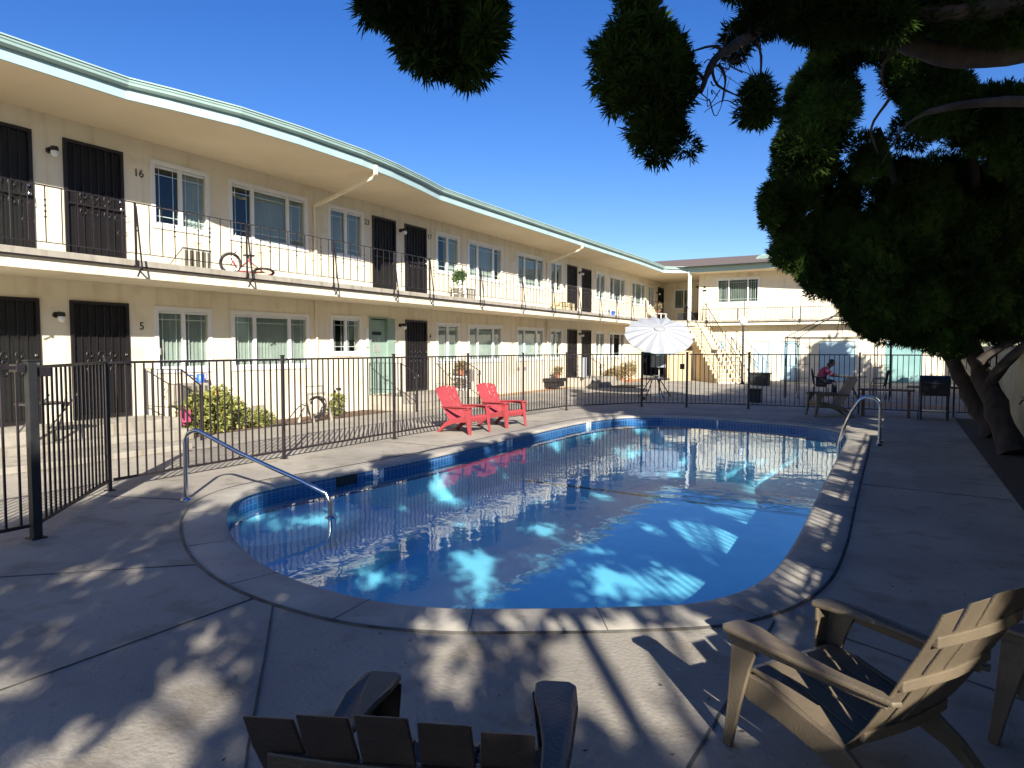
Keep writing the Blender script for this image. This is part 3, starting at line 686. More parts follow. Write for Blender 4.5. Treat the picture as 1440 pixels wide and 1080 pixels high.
# ---------------------------------------------------------------- adirondack chairs
def adirondack(m,label,group,rz,loc,wood=False,H=.95):
    T=thing('adirondack_chair',loc,label,'chair',group,rz)
    sw=.104; gap=.008
    # backrest
    bk=MB()
    prof_=[(-.12,.262),(-.20,.36),(-.285,.50),(-.37,.66),(-.45,.80),(-.515,H)]
    for i in range(-2,3):
        top=1-(abs(i)*.018+(.012 if abs(i)==2 else 0)); vs=[];fs=[]
        n_=9
        for q in range(n_):
            t=q/(n_-1)*top; f=t*(len(prof_)-1); k=min(int(f),len(prof_)-2); f-=k
            x=prof_[k][0]*(1-f)+prof_[k+1][0]*f; z=prof_[k][1]*(1-f)+prof_[k+1][1]*f
            sp=(sw+gap)*(1+.16*t); cy=i*sp; hw=(sw*(1+.16*t))/2; cup=.012*abs(i)**1.5*.5
            if q==n_-1: hw*=.93
            x+=cup
            for dy,dx in ((-hw,0),(hw,0),(hw,-.018),(-hw,-.018)): vs.append((x+dx,cy+dy,z+dx*-.5))
        for q in range(n_-1):
            a=q*4;b=a+4
            for e in range(4): fs.append((a+e,a+(e+1)%4,b+(e+1)%4,b+e))
        fs+=[(3,2,1,0),((n_-1)*4,(n_-1)*4+1,(n_-1)*4+2,(n_-1)*4+3)]
        bk.add(vs,fs)
    part('backrest',bk,m,T,local=True,bevel=.005)
    cb=MB()
    for z,x,w_ in ((.335,-.183,.275),(.60,-.338,.29),(.80,-.45,.28)): 
        cu=lambda y: x-.004-(.0 if True else 0)+.006*(abs(y)/.112)**1.5
        ys=[-w_+w_*2*q/10 for q in range(11)]
        cb.prism([(cu(y)-.030,y) for y in ys]+[(cu(y)-.004,y) for y in reversed(ys)],'z',z-.022,z+.022)
    part('back_brace',cb,m,T,local=True,bevel=.006)
    # seat slats running front to back, curved front lip
    se=MB(); sp_=[(.405,.26),(.42,.33),(.405,.365),(.36,.378),(.25,.36),(.12,.325),(0,.292),(-.12,.268)]
    for i in range(-2,3):
        cy=i*(.1+.012); vs=[];fs=[]
        for x,z in sp_:
            for dy,dz in ((-.05,0),(.05,0),(.05,-.016),(-.05,-.016)): vs.append((x-(.014 if (x>.4 and dz<0) else 0),cy+dy,z+(dz if x<.41 else dz)))
        for q in range(len(sp_)-1):
            a=q*4;b=a+4
            for e in range(4): fs.append((a+e,b+e,b+(e+1)%4,a+(e+1)%4))
        fs+=[(0,1,2,3),tuple(len(sp_)*4-4+k for k in (3,2,1,0))]
        se.add(vs,fs)
    for x,z in ((.34,.357),(.13,.306),(-.08,.252)): se.box(x-.02,x+.02,-.272,.272,z-.022,z)
    part('seat',se,m,T,local=True,bevel=.004)
    # side rails with rear legs
    for s in (-1,1):
        y0=s*.285; y1=s*.312
        pl=[(.395,.365),(.25,.362),(.1,.325),(-.12,.28),(-.25,.20),(-.36,.10),(-.475,0),(-.40,0),(-.30,.075),(-.18,.145),(0,.195),(.2,.235),(.36,.25),(.41,.30)]
        sr=MB().prism(pl,'y',min(y0,y1),max(y0,y1)); sr.prism([(-.475,0),(-.40,0),(-.30,.075),(-.26,.19)],'y',min(y0-s*.04,y0-s*.001),max(y0-s*.04,y0-s*.001))
        part('side_rail',sr,m,T,local=True,bevel=.006)
        # front leg: L section, tapering down
        pl=[(.475,0),(.43,0),(.385,.20),(.33,.40),(.27,.545),(.425,.545),(.435,.40),(.45,.2)]
        lg=MB().prism(pl,'y',min(s*.315,s*.335),max(s*.315,s*.335))
        fr=[(.43,.545),(.44,.40),(.455,.2),(.478,0)]
        for (xa,za),(xb,zb) in zip(fr,fr[1:]):
            wa=.055+.05*za/.5; wb=.055+.05*zb/.5
            vs=[(xa,s*.336,za),(xa,s*(.336-wa),za),(xb,s*.336,zb),(xb,s*(.336-wb),zb)]; vs+=[(x-.016,y_,z_) for x,y_,z_ in vs]
            lg.add(vs,[(0,1,3,2),(4,6,7,5),(0,4,5,1),(2,3,7,6),(0,2,6,4),(1,5,7,3)])
        part('leg',lg,m,T,local=True,bevel=.005)
        # arm rest with dropped lip
        ap=[(.455,.235),(.475,.26),(.475,.35),(.45,.375),(.30,.385),(.05,.372),(-.18,.345),(-.33,.325),(-.345,.285),(-.30,.272),(-.1,.29),(.1,.285),(.25,.262),(.35,.24)]
        ar=MB(); k=len(ap); vs=[]
        for dz in (0,-.022):
            for x,yy in ap: vs.append((x,s*yy,.575-.035*(.47-x)+dz-(.012 if x>.44 else 0)))
        fs=[tuple(range(k)),tuple(range(2*k-1,k-1,-1))]+[(i,i+k,(i+1)%k+k,(i+1)%k) for i in range(k)]
        if s<0: fs=[f[::-1] for f in fs]
        ar.add(vs,[f[::-1] for f in fs])
        ar.add([(.46,s*.352,.56),(-.30,s*.315,.535),(-.30,s*.315,.50),(.44,s*.352,.50),(.46,s*.337,.56),(-.30,s*.30,.535),(-.30,s*.30,.50),(.44,s*.337,.50)],[(0,1,2,3),(7,6,5,4),(0,4,5,1),(1,5,6,2),(2,6,7,3),(3,7,4,0)])
        part('armrest',ar,m,T,local=True,bevel=.007)
    return T
g_='adirondack chairs around the pool'
c=adirondack('taupe','taupe resin chair with sunlit slatted back in the right foreground','resin chairs in the foreground',R(147.8),(-.09,2.87,0)); c.scale=(.88,.88,.90)
copy_thing(c,(.86,3.40,0),R(146),'brown resin chair cut off by the right edge, beside the sunlit taupe chair')
adirondack('darktaupe','dark brown resin chair seen from behind at the bottom centre','resin chairs in the foreground',R(112.5),(-1.055,1.48,0)).scale=(.95,.95,.95)
r1=adirondack('red','red resin chair by the iron fence, the nearer of the two to the hand rail','red chairs beside the pool',R(-8),(-7.38,11.22,0)); r1.scale=(.93,.93,.93)
copy_thing(r1,(-7.30,12.55,0),R(-12),'red resin chair by the iron fence, the farther of the two, nearer the umbrella')
wc=adirondack('wood','weathered wooden slatted chair standing inside the fence near the pool ladder',None,R(205),(-1.45,18.15,0))
# ---------------------------------------------------------------- umbrella set
Uc=Vector((-7.2,23.0,2.03))
T=thing('patio_umbrella',(-7.2,23.1,0),'big round white scalloped umbrella tilted towards the pool behind the fence','umbrella')
nv=Vector((-.0+.26,-.48,.80)).normalized(); q=nv.to_track_quat('Z','Y').to_matrix().to_4x4(); q.translation=Uc
cm=MB(); K=32
def rr(j,rad): return rad*(1.0 if j%2==0 else .955)
lev=[(.10,.30),(.45,.235),(.85,.12),(1.17,0)]
for ri,(rad,z) in enumerate(lev):
    for j in range(K):
        t=2*math.pi*j/K; rj=rr(j,rad) if ri==3 else rad; cm.v.append((rj*math.cos(t),rj*math.sin(t),z+(0 if j%2 else .06*ri/2)))
for a in range(3):
    for j in range(K): cm.f.append((a*K+j,a*K+(j+1)%K,(a+1)*K+(j+1)%K,(a+1)*K+j))
cm.f=[f[::-1] for f in cm.f]
can=part('canopy',MB().add(cm.v,cm.f).xf(q),'sheet',T)
und=MB().add([(x*.99,y_*.99,z-.03) for x,y_,z in cm.v],[f[::-1] for f in cm.f]).xf(q); part('canopy_lining',und,'aqua',T)
part('vent_cap',MB().lathe([(.20,.275),(.16,.32),(.05,.35),(0,.36)],(0,0,0),16).xf(q),'sheet',T)
part('hub_ring',MB().tube([(.17*math.cos(t),.17*math.sin(t),.325) for t in [2*math.pi*k/24 for k in range(24)]],.012,5,True).xf(q),'slab',T)
rb_=MB()
for j in range(0,K,4):
    t=2*math.pi*j/K; rb_.tube([(.05*math.cos(t),.05*math.sin(t),.25),(1.14*math.cos(t),1.14*math.sin(t),-.02)],.008,4)
part('rib',rb_.xf(q),'slab',T)
part('pole',MB().tube([(-7.2,23.1,0),(-7.2,23.08,1.4),tuple(Uc+nv*.26)],.022,8),'slab',T)
part('base',MB().lathe([(0,.09),(.05,.09),(.22,.05),(.26,0)],(-7.2,23.1,0),16),'white',T,smooth=True)
part('cloth_panel',MB().box(-7.45,-6.93,22.93,22.95,.98,1.40),'sheet',T)
T=thing('folding_table',(-7.15,22.5,0),'small folding table with splayed legs under the white umbrella','table')
part('tabletop',MB().lathe([(0,.62),(.5,.62),(.5,.59),(0,.59)],(-7.15,22.5,0),20),'slab',T)
for sx,sy in ((-1,-1),(1,-1),(1,1),(-1,1)): part('leg',MB().beam((-7.15+.12*sx,22.5+.12*sy,.6),(-7.15+.42*sx,22.5+.42*sy,0),.025,.025),'iron',T)
T=tag(part('bowl',MB().lathe([(0,.0),(.06,.0),(.12,.10),(.115,.10),(.05,.015),(0,.015)],(-7.1,22.45,.621),14),'white',smooth=True),'small white bowl on the folding table under the umbrella','bowl')
# ---------------------------------------------------------------- lamp post
T=thing('lamp_post',(-6.3,32.7,0),'thin dark post carrying a white globe in front of the far wing','lamp post')
part('post',MB().tube([(-6.3,32.7,0),(-6.3,32.7,2.66)],.045,10).lathe([(.09,0),(.09,.04),(.05,.12)],(-6.3,32.7,0),12),'ironbrown',T)
part('globe',MB().lathe([(.04,-.2),(.14,-.14),(.19,0),(.14,.14),(0,.2)],(-6.3,32.7,2.86),16),'bowl',T,smooth=True)
# ---------------------------------------------------------------- gazebo frame
T=thing('gazebo_frame',(-1.8,25.5,0),'bare dark iron gazebo frame without its cloth roof over the patio table','gazebo')
gx0,gx1,gy0,gy1=-3.3,-.3,24,27; zt=1.97
fr=MB()
for (x,y,dx,dy) in ((gx0,gy0,1,1),(gx1,gy0,-1,1),(gx1,gy1,-1,-1),(gx0,gy1,1,-1)):
    p=MB()
    for ax in ((0,0),(.42*dx,0),(0,.42*dy)): p.beam((x+ax[0],y+ax[1],0),(x+ax[0],y+ax[1],zt),.028,.028)
    for ax in ((.42*dx,0),(0,.42*dy)):
        for z in (.55,1.05): p.beam((x,y,z),(x+ax[0],y+ax[1],z),.016,.016)
        for f_ in (.33,.66): p.beam((x+ax[0]*f_,y+ax[1]*f_,1.05),(x+ax[0]*f_,y+ax[1]*f_,1.3),.012,.012)
        p.tube([(x+ax[0]*(.5-.5*math.cos(t)),y+ax[1]*(.5-.5*math.cos(t)),1.62+.18*math.sin(t)) for t in [k*math.pi/8 for k in range(9)]],.009,4)
    part('corner_post',p,'iron',T)
fr.beam((gx0,gy0,zt),(gx1,gy0,zt),.03,.03).beam((gx0,gy1,zt),(gx1,gy1,zt),.03,.03).beam((gx0,gy0,zt),(gx0,gy1,zt),.03,.03).beam((gx1,gy0,zt),(gx1,gy1,zt),.03,.03)
ap=(-1.8,25.5,2.78)
for x,y in ((gx0,gy0),(gx1,gy0),(gx1,gy1),(gx0,gy1)): fr.tube([(x,y,zt),(x*.45+ap[0]*.55,y*.45+ap[1]*.55,2.48),(ap[0]+(x-ap[0])*.12,ap[1]+(y-ap[1])*.12,2.70)],.014,5)
for x,y in ((gx0+1.5,gy0),(gx0+1.5,gy1),(gx0,gy0+1.5),(gx1,gy0+1.5)): fr.tube([(x-.0,y,zt),(ap[0]+(x-ap[0])*.15,ap[1]+(y-ap[1])*.15,2.68)],.010,5)
fr.box(ap[0]-.2,ap[0]+.2,ap[1]-.2,ap[1]-.18,2.68,2.71).box(ap[0]-.2,ap[0]+.2,ap[1]+.18,ap[1]+.2,2.68,2.71).tube([(ap[0]-.2,ap[1]-.2,2.7),(ap[0],ap[1],2.88),(ap[0]+.2,ap[1]+.2,2.7)],.01,4).tube([(ap[0]+.2,ap[1]-.2,2.7),(ap[0],ap[1],2.88),(ap[0]-.2,ap[1]+.2,2.7)],.01,4)
part('roof_frame',fr,'iron',T)
# patio table, iron chairs
T=thing('patio_table',(-1.5,25.2,0),'round dark patio table under the bare gazebo frame','table')
part('tabletop',MB().lathe([(0,.72),(.55,.72),(.56,.70),(.55,.69),(0,.69)],(-1.5,25.2,0),24),'iron',T)
for k in range(4):
    t=math.pi/4+k*math.pi/2; part('leg',MB().tube([(-1.5+.15*math.cos(t),25.2+.15*math.sin(t),.69),(-1.5+.2*math.cos(t),25.2+.2*math.sin(t),.3),(-1.5+.42*math.cos(t),25.2+.42*math.sin(t),0)],.016,6),'iron',T)
def iron_chair(loc,rz,label,src=None):
    T=thing('iron_chair',loc,label,'chair','iron chairs at the patio table',rz)
    part('seat',MB().lathe([(0,.45),(.22,.45),(.23,.43),(0,.43)],(0,0,0),16),'iron',T,local=True)
    b=MB()
    for k in range(9):
        y=-.2+.05*k; zt_=.92-.9*(y*y)*2; b.tube([(-.19,y*.9,.45),(-.26,y,zt_)],.007,4)
    b.tube([(-.19,-.22,.45),(-.25,-.23,.8),(-.27,-.12,.92),(-.27,0,.95),(-.27,.12,.92),(-.25,.23,.8),(-.19,.22,.45)],.012,5)
    part('backrest',b,'iron',T,local=True)
    part('armrest',MB().tube([(-.23,-.24,.68),(.1,-.27,.68),(.18,-.22,.45)],.011,5).tube([(-.23,.24,.68),(.1,.27,.68),(.18,.22,.45)],.011,5),'iron',T,local=True)
    for sx,sy in ((-1,-1),(1,-1),(1,1),(-1,1)): part('leg',MB().tube([(.17*sx,.17*sy,.44),(.22*sx,.2*sy,0)],.011,5),'iron',T,local=True)
    return T
PC=Vector((-2.33,25.1,0)); 
ic=iron_chair(PC,0,'dark iron chair on which the person in pink sits at the patio table')
copy_thing(ic,(-.62,24.9,0),R(172),'empty dark iron chair to the right of the patio table')
# papers / cups on table
tag(part('cup',MB().lathe([(0,0),(.035,0),(.04,.11),(.033,.11),(.03,.01),(0,.01)],(-1.35,25.0,.722),12),'white',smooth=True),'small white cup on the dark patio table','cup')
# ---------------------------------------------------------------- person
def skin_mesh(name,verts,edges,radii,m,parent,root=0,sub=2):
    me=bpy.data.meshes.new(name); me.from_pydata(verts,edges,[]); ob=bpy.data.objects.new(name,me); C.objects.link(ob)
    sm=ob.modifiers.new('skin','SKIN'); ss=ob.modifiers.new('sub','SUBSURF'); ss.levels=sub; ss.render_levels=sub
    sv=me.skin_vertices[0] if me.skin_vertices else None
    for i,r_ in enumerate(radii):
        d=me.skin_vertices[0].data[i]; d.radius=r_ if isinstance(r_,tuple) else (r_,r_); d.use_root=(i==root)
    bpy.context.view_layer.objects.active=ob; ob.select_set(True)
    dg=bpy.context.evaluated_depsgraph_get(); nm=bpy.data.meshes.new_from_object(ob.evaluated_get(dg)); ob.modifiers.clear(); ob.data=nm; nm.materials.clear(); nm.materials.append(M[m])
    nm.polygons.foreach_set('use_smooth',[True]*len(nm.polygons)); ob.parent=parent; ob.select_set(False); return ob
Pn=thing('person',PC,'person in a pink top and dark trousers sitting bent over the patio table','person')
# local coords: seat height .45, facing +x
sh_=(.16,.0,.98)
body_v=[(0,0,.53),(.03,0,.70),(.10,0,.86),(.18,0,.96),(.25,0,1.02),(.31,0,1.09),
  (.17,.17,.94),(.30,.22,.78),(.50,.12,.755),(.17,-.17,.94),(.32,-.24,.78),(.52,-.10,.755),
  (.02,.10,.52),(.42,.12,.52),(.44,.13,.08),(.55,.13,.05),(.02,-.10,.52),(.42,-.12,.52),(.40,-.13,.08),(.51,-.13,.05)]
body_e=[(0,1),(1,2),(2,3),(3,4),(4,5),(3,6),(6,7),(7,8),(3,9),(9,10),(10,11),(0,12),(12,13),(13,14),(14,15),(0,16),(16,17),(17,18),(18,19)]
body_r=[(.13,.15),(.115,.14),(.12,.15),(.10,.13),.05,.05,.055,.042,.03,.055,.042,.03,.085,.065,.045,.035,.085,.065,.045,.035]
skin_mesh('body',body_v,body_e,body_r,'skin',Pn)
top_v=body_v[:4]+[(.22,0,1.0)]+[body_v[6],body_v[7],(.40,.17,.765),body_v[9],body_v[10],(.42,-.17,.765)]
skin_mesh('shirt',top_v,[(0,1),(1,2),(2,3),(3,4),(3,5),(5,6),(6,7),(3,8),(8,9),(9,10)],[(.145,.165),(.13,.155),(.135,.165),(.115,.145),.065,.07,.055,.045,.07,.055,.045],'pink',Pn)
skin_mesh('trousers',[(0,0,.53)]+body_v[12:15]+body_v[16:19],[(0,1),(1,2),(2,3),(0,4),(4,5),(5,6)],[(.15,.17),.10,.08,.062,.10,.08,.062],'navy',Pn)
hd=MB().lathe([(0,-.115),(.045,-.10),(.07,-.05),(.08,.01),(.075,.06),(.045,.1),(0,.115)],(0,0,0),16).xf(Matrix.Translation((.35,0,1.13))@Euler((0,R(30),0)).to_matrix().to_4x4()); part('head',hd,'skin',Pn,local=True,smooth=True)
part('nose',MB().lathe([(0,-.02),(.014,-.012),(.008,.02),(0,.03)],(.425,0,1.09),8),'skin',Pn,local=True)
hr=MB().lathe([(.088,-.05),(.093,.01),(.088,.07),(.05,.12),(0,.13)],(0,0,0),16).xf(Matrix.Translation((.325,0,1.145))@Euler((0,R(5),0)).to_matrix().to_4x4()); hr.lathe([(0,-.14),(.05,-.12),(.075,-.04),(.06,.04),(0,.06)],(.25,0,1.09),12); part('hair',hr,'hair',Pn,local=True,smooth=True)
for s in (-1,1):
    h=MB()
    for k in range(4): 
        b=.50+.0; h.tube([(b+.03,s*.11+(k-1.5)*.019,.742),(b+.075,s*.10+(k-1.5)*.02,.745),(b+.105-.008*abs(k-1.5),s*.09+(k-1.5)*.02,.735)],[.009,.008,.007],6)
    h.tube([(b+.0,s*.11-s*.04,.745),(b+.035,s*.11-s*.065,.742)],[.01,.008],6); h.box(b-.03,b+.04,s*.11-.04,s*.11+.04,.733,.758)
    part('hand',h,'skin',Pn,local=True,bevel=.004,smooth=True)
# ---------------------------------------------------------------- bench/table/grill on the right
T=thing('wooden_table',(-.3,18.72,0),'low brown wooden table against the fence beside the black grill','table')
tt=MB()
for k in range(4): tt.box(-.9,.30,18.5+.11*k,18.6+.11*k,.62,.65)
part('tabletop',tt,'redwood',T,bevel=.004)
for x,y in ((-.78,18.56),(.18,18.56),(.18,18.88),(-.78,18.88)): part('leg',MB().box(x-.03,x+.03,y-.03,y+.03,0,.619),'redwood',T,bevel=.004)
T=thing('barbecue_grill',(.68,18.5,0),'black barbecue grill cart with closed lid at the end of the pool deck','grill')
part('lid',MB().prism([(18.22,.78),(18.78,.78),(18.76,.92),(18.66,1.0),(18.36,1.0),(18.26,.92)],'x',.38,.98),'black',T,bevel=.015)
part('firebox',MB().box(.39,.97,18.24,18.77,.55,.779),'black',T,bevel=.01)
part('side_shelf',MB().box(.12,.37,18.28,18.72,.72,.75).box(.98,1.25,18.28,18.72,.72,.75),'black',T,bevel=.005)
part('handle',MB().tube([(.48,18.2,.85),(.48,18.16,.85),(.88,18.16,.85),(.88,18.2,.85)],.012,6),'steel',T)
for x,y in ((.42,18.27),(.94,18.27),(.94,18.74),(.42,18.74)): part('leg',MB().box(x-.018,x+.018,y-.018,y+.018,.0,.549),'iron',T)
part('lower_shelf',MB().box(.44,.92,18.29,18.72,.18,.20),'iron',T)
part('wheel',MB().tube([(.36+.0,18.27+.08*math.cos(t),.085+.08*math.sin(t)) for t in [k*math.pi/8 for k in range(16)]],.014,6,True),'rubber',T)
# bucket by far fence
T=tag(part('planter_box',MB().box(-3.95,-3.65,21.6,21.9,0,.38).box(-3.98,-3.62,21.57,21.93,.38,.42),'black',bevel=.01),'small black box standing outside the far fence','planter box')
T=tag(part('storage_bin',MB().box(-5.8,-5.0,31.6,32.2,0,.5).box(-5.84,-4.96,31.56,32.24,.5,.56),'black',bevel=.02),'large dark storage bin at the foot of the stairs','storage bin')
# ---------------------------------------------------------------- small things at the building
def ac(loc,rz,label,m='ac',w_=.62,h_=.42,grp='air conditioners at the building'):
    T=thing('air_conditioner',loc,label,'air conditioner',grp,rz)
    part('case',MB().box(-.22,.22,-w_/2,w_/2,0,h_),m,T,local=True,bevel=.01)
    g=MB().box(.221,.228,-w_/2+.04,w_/2-.04,.05,h_-.05)
    part('grille',g,'grille',T,local=True); s=MB()
    for k in range(4): y=-w_/2+.12+(w_-.24)*k/3; s.box(.229,.24,y-.012,y+.012,.04,h_-.04)
    part('grille_bars',s,m,T,local=True)
ac((-11.9,8.65,3.085),0,'large cream air conditioner on the balcony beside the red bicycle')
ac((-12.2,8.75,.52),0,'grey air conditioner in the ground floor wall below the blue watering can',m='slab')
ac((-11.95,25.15,3.085),0,'small brown box unit on the balcony, left one of the pair by the far doors',m='tanwall',w_=.42,h_=.38)
ac((-11.95,26.0,3.085),0,'small brown box unit on the balcony, right one of the pair by the far doors',m='tanwall',w_=.42,h_=.38)
ac((-11.95,18.3,3.085),0,'cream box unit on the balcony beside the white plant stand',w_=.5,h_=.4)
ac((-12.2,18.6,.55),0,'grey air conditioner in the wall beside the ground floor plant stand',m='slab',w_=.5)
# kid bicycle
T=thing('bicycle',(-11.7,9.85,3.085),'small red child bicycle lying tipped over on the balcony','bicycle')
T.rotation_euler=(R(0),0,R(75))
def bwheel(c,axis,rim,name):
    a=Vector(axis).normalized(); u_=a.orthogonal().normalized(); v_=a.cross(u_)
    pts=[Vector(c)+(u_*math.cos(t)+v_*math.sin(t))*.2 for t in [2*math.pi*k/24 for k in range(24)]]
    o=part(name,MB().tube(pts,.024,8,True),'rubber',T,local=True,smooth=True)
    s=MB().tube([Vector(c)+(p-Vector(c))*.86 for p in pts],.012,5,True)
    for k in range(0,24,2): s.tube([c,tuple(Vector(c)+(pts[k]-Vector(c))*.86)],.003,3)
    part('rim',s,rim,o,local=True)
bwheel((.33,.03,.12),(.12,.25,.95),'red','wheel'); bwheel((-.38,.0,.24),(.1,.99,.1),'steel','wheel')
part('frame',MB().tube([(.33,.03,.12),(.08,.0,.10),(-.22,.0,.10),(-.34,.0,.3)],.018,6).tube([(.08,0,.10),(.0,.02,.42)],.014,6).tube([(-.24,0,.12),(.02,.02,.34)],.016,6).tube([(.33,.03,.12),(.02,.02,.32)],.011,6),'red',T,local=True)
part('saddle',MB().box(-.1,.12,-.04,.06,.42,.45),'black',T,local=True,bevel=.01)
part('handlebar',MB().tube([(-.38,.0,.24),(-.34,.0,.42)],.012,6).tube([(-.34,-.18,.46),(-.34,-.06,.42),(-.34,.06,.42),(-.34,.18,.46)],.012,6),'steel',T,local=True)
part('crank',MB().lathe([(0,0),(.06,0),(.06,.01),(0,.01)],(.06,-.03,.1),12).tube([(.06,-.04,.1),(.14,-.06,.17)],.008,5),'black',T,local=True)
# watering can
T=thing('watering_can',(-12.15,8.98,.945),'blue watering can standing on the grey air conditioner','watering can')
part('body',MB().lathe([(0,0),(.08,0),(.075,.15),(.06,.17),(0,.17)],(-12.15,9.0,.945),16),'bluepl',T,smooth=True)
part('spout',MB().tube([(-12.15,8.93,.99),(-12.15,8.82,1.09),(-12.15,8.77,1.10)],[.016,.012,.02],8),'bluepl',T)
part('handle',MB().tube([(-12.15,9.07,.98),(-12.15,9.15,1.03),(-12.15,9.14,1.11),(-12.15,9.03,1.12)],.01,6),'bluepl',T)
# pink toy hanging on railing
tag(part('pink_bag',MB().box(-11.42,-11.28,8.02,8.14,.28,.5).tube([(-11.4,8.08,.5),(-11.35,8.06,.58),(-11.3,8.08,.5)],.008,5).box(-11.45,-11.4,8.03,8.12,.22,.3),'pink',bevel=.02),'small bright pink bag lying at the end of the entry platform','bag')
# leaf arrays ----------------------------------------------------------------
def sprays(centers,radii,per,L,wid,k=6,spread=.55,shell=.55,up=.15,flat=1.,drop=0):
    """many small tapering leaflets in clusters; returns verts, faces arrays"""
    V=[];Fc=[];base=0
    for c,r,nn in zip(centers,radii,per):
        nn=int(nn)
        if nn<1: continue
        d=rng.normal(size=(nn,3)); d/=np.linalg.norm(d,axis=1)[:,None]
        rad=r*(shell+(1-shell)*rng.random(nn)**.6); rad*=1+.12*np.sin(d[:,0]*5+c[0]*3)*np.cos(d[:,2]*6+c[1]*2)
        p=np.array(c)+d*rad[:,None]*np.array([1,1,flat])
        o=d+rng.normal(size=(nn,3))*.45; o[:,2]+=up-drop; o/=np.linalg.norm(o,axis=1)[:,None]
        q=np.repeat(o,k,0)+rng.normal(size=(nn*k,3))*spread; q/=np.linalg.norm(q,axis=1)[:,None]
        P=np.repeat(p,k,0)+q*rng.random((nn*k,1))*L*.3; s=np.cross(q,rng.normal(size=(nn*k,3))); s/=np.linalg.norm(s,axis=1)[:,None]
        l_=L*(.6+.8*rng.random((nn*k,1))); ww=wid*(.7+.6*rng.random((nn*k,1)))
        a=P; b=P+q*l_*.55+s*ww; c_=P+q*l_; e=P+q*l_*.55-s*ww
        V.append(np.stack([a,b,c_,e],1).reshape(-1,3)); m_=nn*k
        Fc.append(np.arange(m_*4).reshape(-1,4)+base); base+=m_*4
    return np.concatenate(V),np.concatenate(Fc)
def leaf_part(name,VF,m,parent):
    V,Fc=VF; o=rootloc(parent); V=V-np.array([o[0],o[1],o[2]])
    me=bpy.data.meshes.new(name); me.vertices.add(len(V)); me.vertices.foreach_set('co',V.astype(np.float32).ravel())
    me.loops.add(Fc.size); me.loops.foreach_set('vertex_index',Fc.astype(np.int32).ravel()); me.polygons.add(len(Fc))
    me.polygons.foreach_set('loop_start',np.arange(0,Fc.size,4,dtype=np.int32)); me.polygons.foreach_set('loop_total',np.full(len(Fc),4,np.int32))
    me.update(); me.validate(); me.materials.append(M[m]); ob=bpy.data.objects.new(name,me); C.objects.link(ob); ob.parent=parent; return ob
def shrub(loc,blobs,label,m='leaf2',n_=60,L=.09,w_=.022,name='shrub',flowers=None,cat='shrub',stem=True,group=None):
    T=thing(name,loc,label,cat,group)
    cs=[(loc[0]+b[0],loc[1]+b[1],loc[2]+b[2]) for b in blobs]; rs=[b[3] for b in blobs]
    leaf_part('leaves',sprays(cs,rs,[n_*(r/.2)**2 for r in rs],L,w_,k=4,shell=.25,up=.4,spread=.8),m,T)
    if stem:
        s=MB()
        for c in cs: s.tube([(loc[0]+random.uniform(-.04,.04),loc[1]+random.uniform(-.04,.04),loc[2]),(c[0],c[1],c[2]*.6+loc[2]*.4),c],[.012,.008,.004],5)
        part('stems',s,'bark',T)
    if flowers: 
        leaf_part('flowers',sprays([(loc[0]+f[0],loc[1]+f[1],loc[2]+f[2]) for f in flowers],[.035]*len(flowers),[14]*len(flowers),.04,.014,k=3),'orange',T)
    return T
shrub((-11.65,8.9,0),[(0,-.4,.35,.3),(.1,0,.45,.34),(0,.35,.38,.3),(.1,.5,.26,.2),(.1,-.65,.2,.2),(-.05,.15,.65,.22),(.1,-.1,.18,.28),(-.1,-.25,.62,.16)],'large sunlit green and yellow shrub in the bed below the windows',n_=95,flowers=[(.2,-.12,.74)])
shrub((-11.6,9.95,0),[(0,0,.18,.18),(.05,.18,.12,.14),(0,-.12,.1,.14)],'small yellow green shrub just right of the large shrub',n_=80)
shrub((-11.75,12.35,0),[(0,0,.2,.17),(.03,.1,.36,.14),(0,-.08,.45,.1)],'narrow green shrub standing behind the hose reel',n_=80)
# hose reel
T=thing('hose_reel',(-11.3,11.2,0),'weathered grey garden hose reel with loops of black hose','hose reel')
fr=MB()
for yy in (11.0,11.55): fr.beam((-11.45,yy-.1,0),(-11.3,yy,.62),.05,.06).beam((-11.1,yy,0),(-11.3,yy,.6),.04,.05)
fr.beam((-11.3,11.0,.62),(-11.3,11.55,.62),.05,.05).beam((-11.35,11.0,.78),(-11.35,11.5,.78),.02,.03).beam((-11.35,11.02,.6),(-11.35,11.02,.8),.02,.03).beam((-11.35,11.5,.6),(-11.35,11.5,.8),.02,.03)
part('frame',fr,'slab',T,bevel=.006)
hm=MB()
for k in range(6):
    rr_=.2+.02*(k%3); hm.tube([(-11.3+.02*k-.05,11.28+rr_*1.1*math.cos(t)*(1+.1*math.sin(3*t+k)),.32+rr_*math.sin(t)) for t in [2*math.pi*q/20 for q in range(20)]],.012,5,True)
hm.tube([(-11.25,11.0,.35),(-11.2,10.75,.42),(-11.15,10.5,.3),(-11.2,10.3,.06),(-11.35,9.95,.02),(-11.3,10.3,.02),(-11.1,10.7,.02),(-11.2,11.2,.02)],.012,5)
hm.tube([(-11.25,11.5,.35),(-11.2,11.75,.5),(-11.2,11.95,.3),(-11.25,12.0,.03)],.012,5)
part('hose',hm,'rubber',T)
